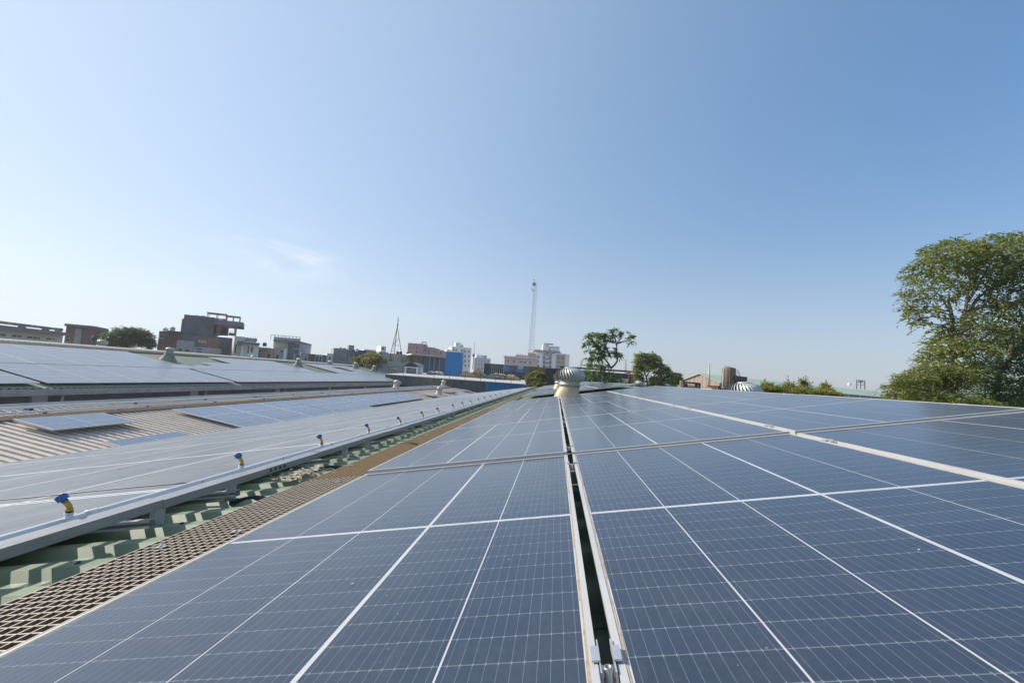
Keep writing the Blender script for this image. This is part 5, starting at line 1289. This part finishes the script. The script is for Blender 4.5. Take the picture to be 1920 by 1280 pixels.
tree('round crowned olive tree with dark bare stems inside the crown', 45,
     [[(1215,735),(1214,718),(1211,705),(1206,693),(1203,680)], [(1212,706),(1220,694),(1226,682)], [(1215,716),(1232,706),(1246,698)], [(1216,722),(1240,716),(1256,712)]],
     [(1203,667,12,6),(1212,666,9,5),(1226,668,11,6),(1232,674,9,5),(1200,677,12,6),(1216,677,12,6),(1197,689,9,7),(1196,700,8,8),(1208,690,10,6),(1224,685,12,6),(1236,684,8,5),(1244,688,10,6),(1250,696,10,6),(1236,698,10,6),(1257,704,8,7),(1200,712,8,8),(1242,709,12,6),(1226,712,10,8),(1258,716,8,6),(1234,721,16,5)], m_leaf_olive, 1500, .40, 7, .20, .10, .3, .13, 1.0, twigs=3)
tree('small dark tree at the right foot of the round crowned tree', 60, [[(1269,735),(1269,715),(1269,705)]], [(1269,703,8,6),(1272,712,8,8),(1265,712,6,7)], m_leaf_dark, 300, .4, 7, .24, .12, .3, .10, 1.0, twigs=3)
tree('dense dark green round tree left of the brick house', 52, [[(240,668),(240,650),(238,635)], [(239,650),(215,638),(205,632)], [(239,648),(262,636),(275,630)]],
     [(235,622,24,9),(255,622,22,9),(215,630,20,8),(275,632,14,10),(200,636,12,6),(240,635,34,9),(262,640,26,9),(225,645,26,8),(280,645,12,8),(205,646,14,5)], m_leaf_dark, 2000, .5, 8, .24, .11, .3, .22, 1.0, twigs=3)
tree('yellowish bushy tree in front of the small white roof cabin', 66, [[(692,695),(692,682),(694,672)], [(692,684),(675,678)], [(693,680),(708,672)]],
     [(672,672,9,5),(685,670,10,6),(700,665,10,6),(708,669,9,6),(695,675,16,6),(715,676,9,6),(680,681,14,5),(700,684,18,5),(668,680,7,5)], m_leaf_yel, 900, .45, 7, .26, .13, .3, .12, 1.0, twigs=3, cat='bush', name='bush')
tree('yellow flowering bush with reddish leaves at the end of the walkway', 49, [[(1004,735),(1004,716),(1005,706)], [(1004,716),(994,710)], [(1004,714),(1016,706)]],
     [(1009,697,6,5),(1003,703,9,6),(1013,703,8,6),(992,707,7,6),(1020,706,6,4),(1000,712,12,6),(1013,712,9,6),(996,718,9,5),(1010,719,11,5),(990,714,4,6)], m_leaf_mix, 620, .28, 7, .22, .12, .2, .06, 1.0, twigs=3, cat='bush', name='bush')
for i, (cx, w_) in enumerate(((1443, 20), (1478, 22), (1512, 24), (1545, 18))):
    tree('light green hedge shrub showing over the ridge, %s from the turbine dome' % ORD[i+1], 15, [[(cx,765),(cx,745),(cx+2,730)], [(cx,745),(cx-w_*.6,735)], [(cx,744),(cx+w_*.6,734)]],
         [(cx,733+i*1.5,w_,9),(cx-w_*.6,738+i*1.2,w_*.8,8),(cx+w_*.6,739+i*1.2,w_*.8,8),(cx+17,739+i*1.3,14,8),(cx-14,737+i*1.3,12,8),(cx+random.uniform(-8,8),724+i*1.6-(8 if i == 2 else 0),6,7)], m_leaf_yel, 1100, .2, 8, .075, .042, .1, .03, .8, twigs=4, cat='hedge', name='hedge_shrub', group='hedge shrubs along the ridge')
# ================================================================== AIR
hzb = MB(); hzb.box(-420, 420, -120, 560, -1, 75); hz_ = None
hm_ = bpy.data.materials.new('haze_air'); hm_.use_nodes = True; hn = hm_.node_tree.nodes; hl = hm_.node_tree.links
hn.remove(hn['Principled BSDF']); pv = hn.new('ShaderNodeVolumePrincipled'); pv.inputs['Color'].default_value = (.93, .95, 1, 1); pv.inputs['Density'].default_value = .00055; pv.inputs['Anisotropy'].default_value = .3
hl.new(pv.outputs[0], hn['Material Output'].inputs['Volume'])
tag(hzb.build('haze', hm_), kind='stuff')
# reeds near the far end of the walkway
mast(898, 742, 899, 727, 57, .05, 'short dark red post on the tan roof near the warehouse', m_red)
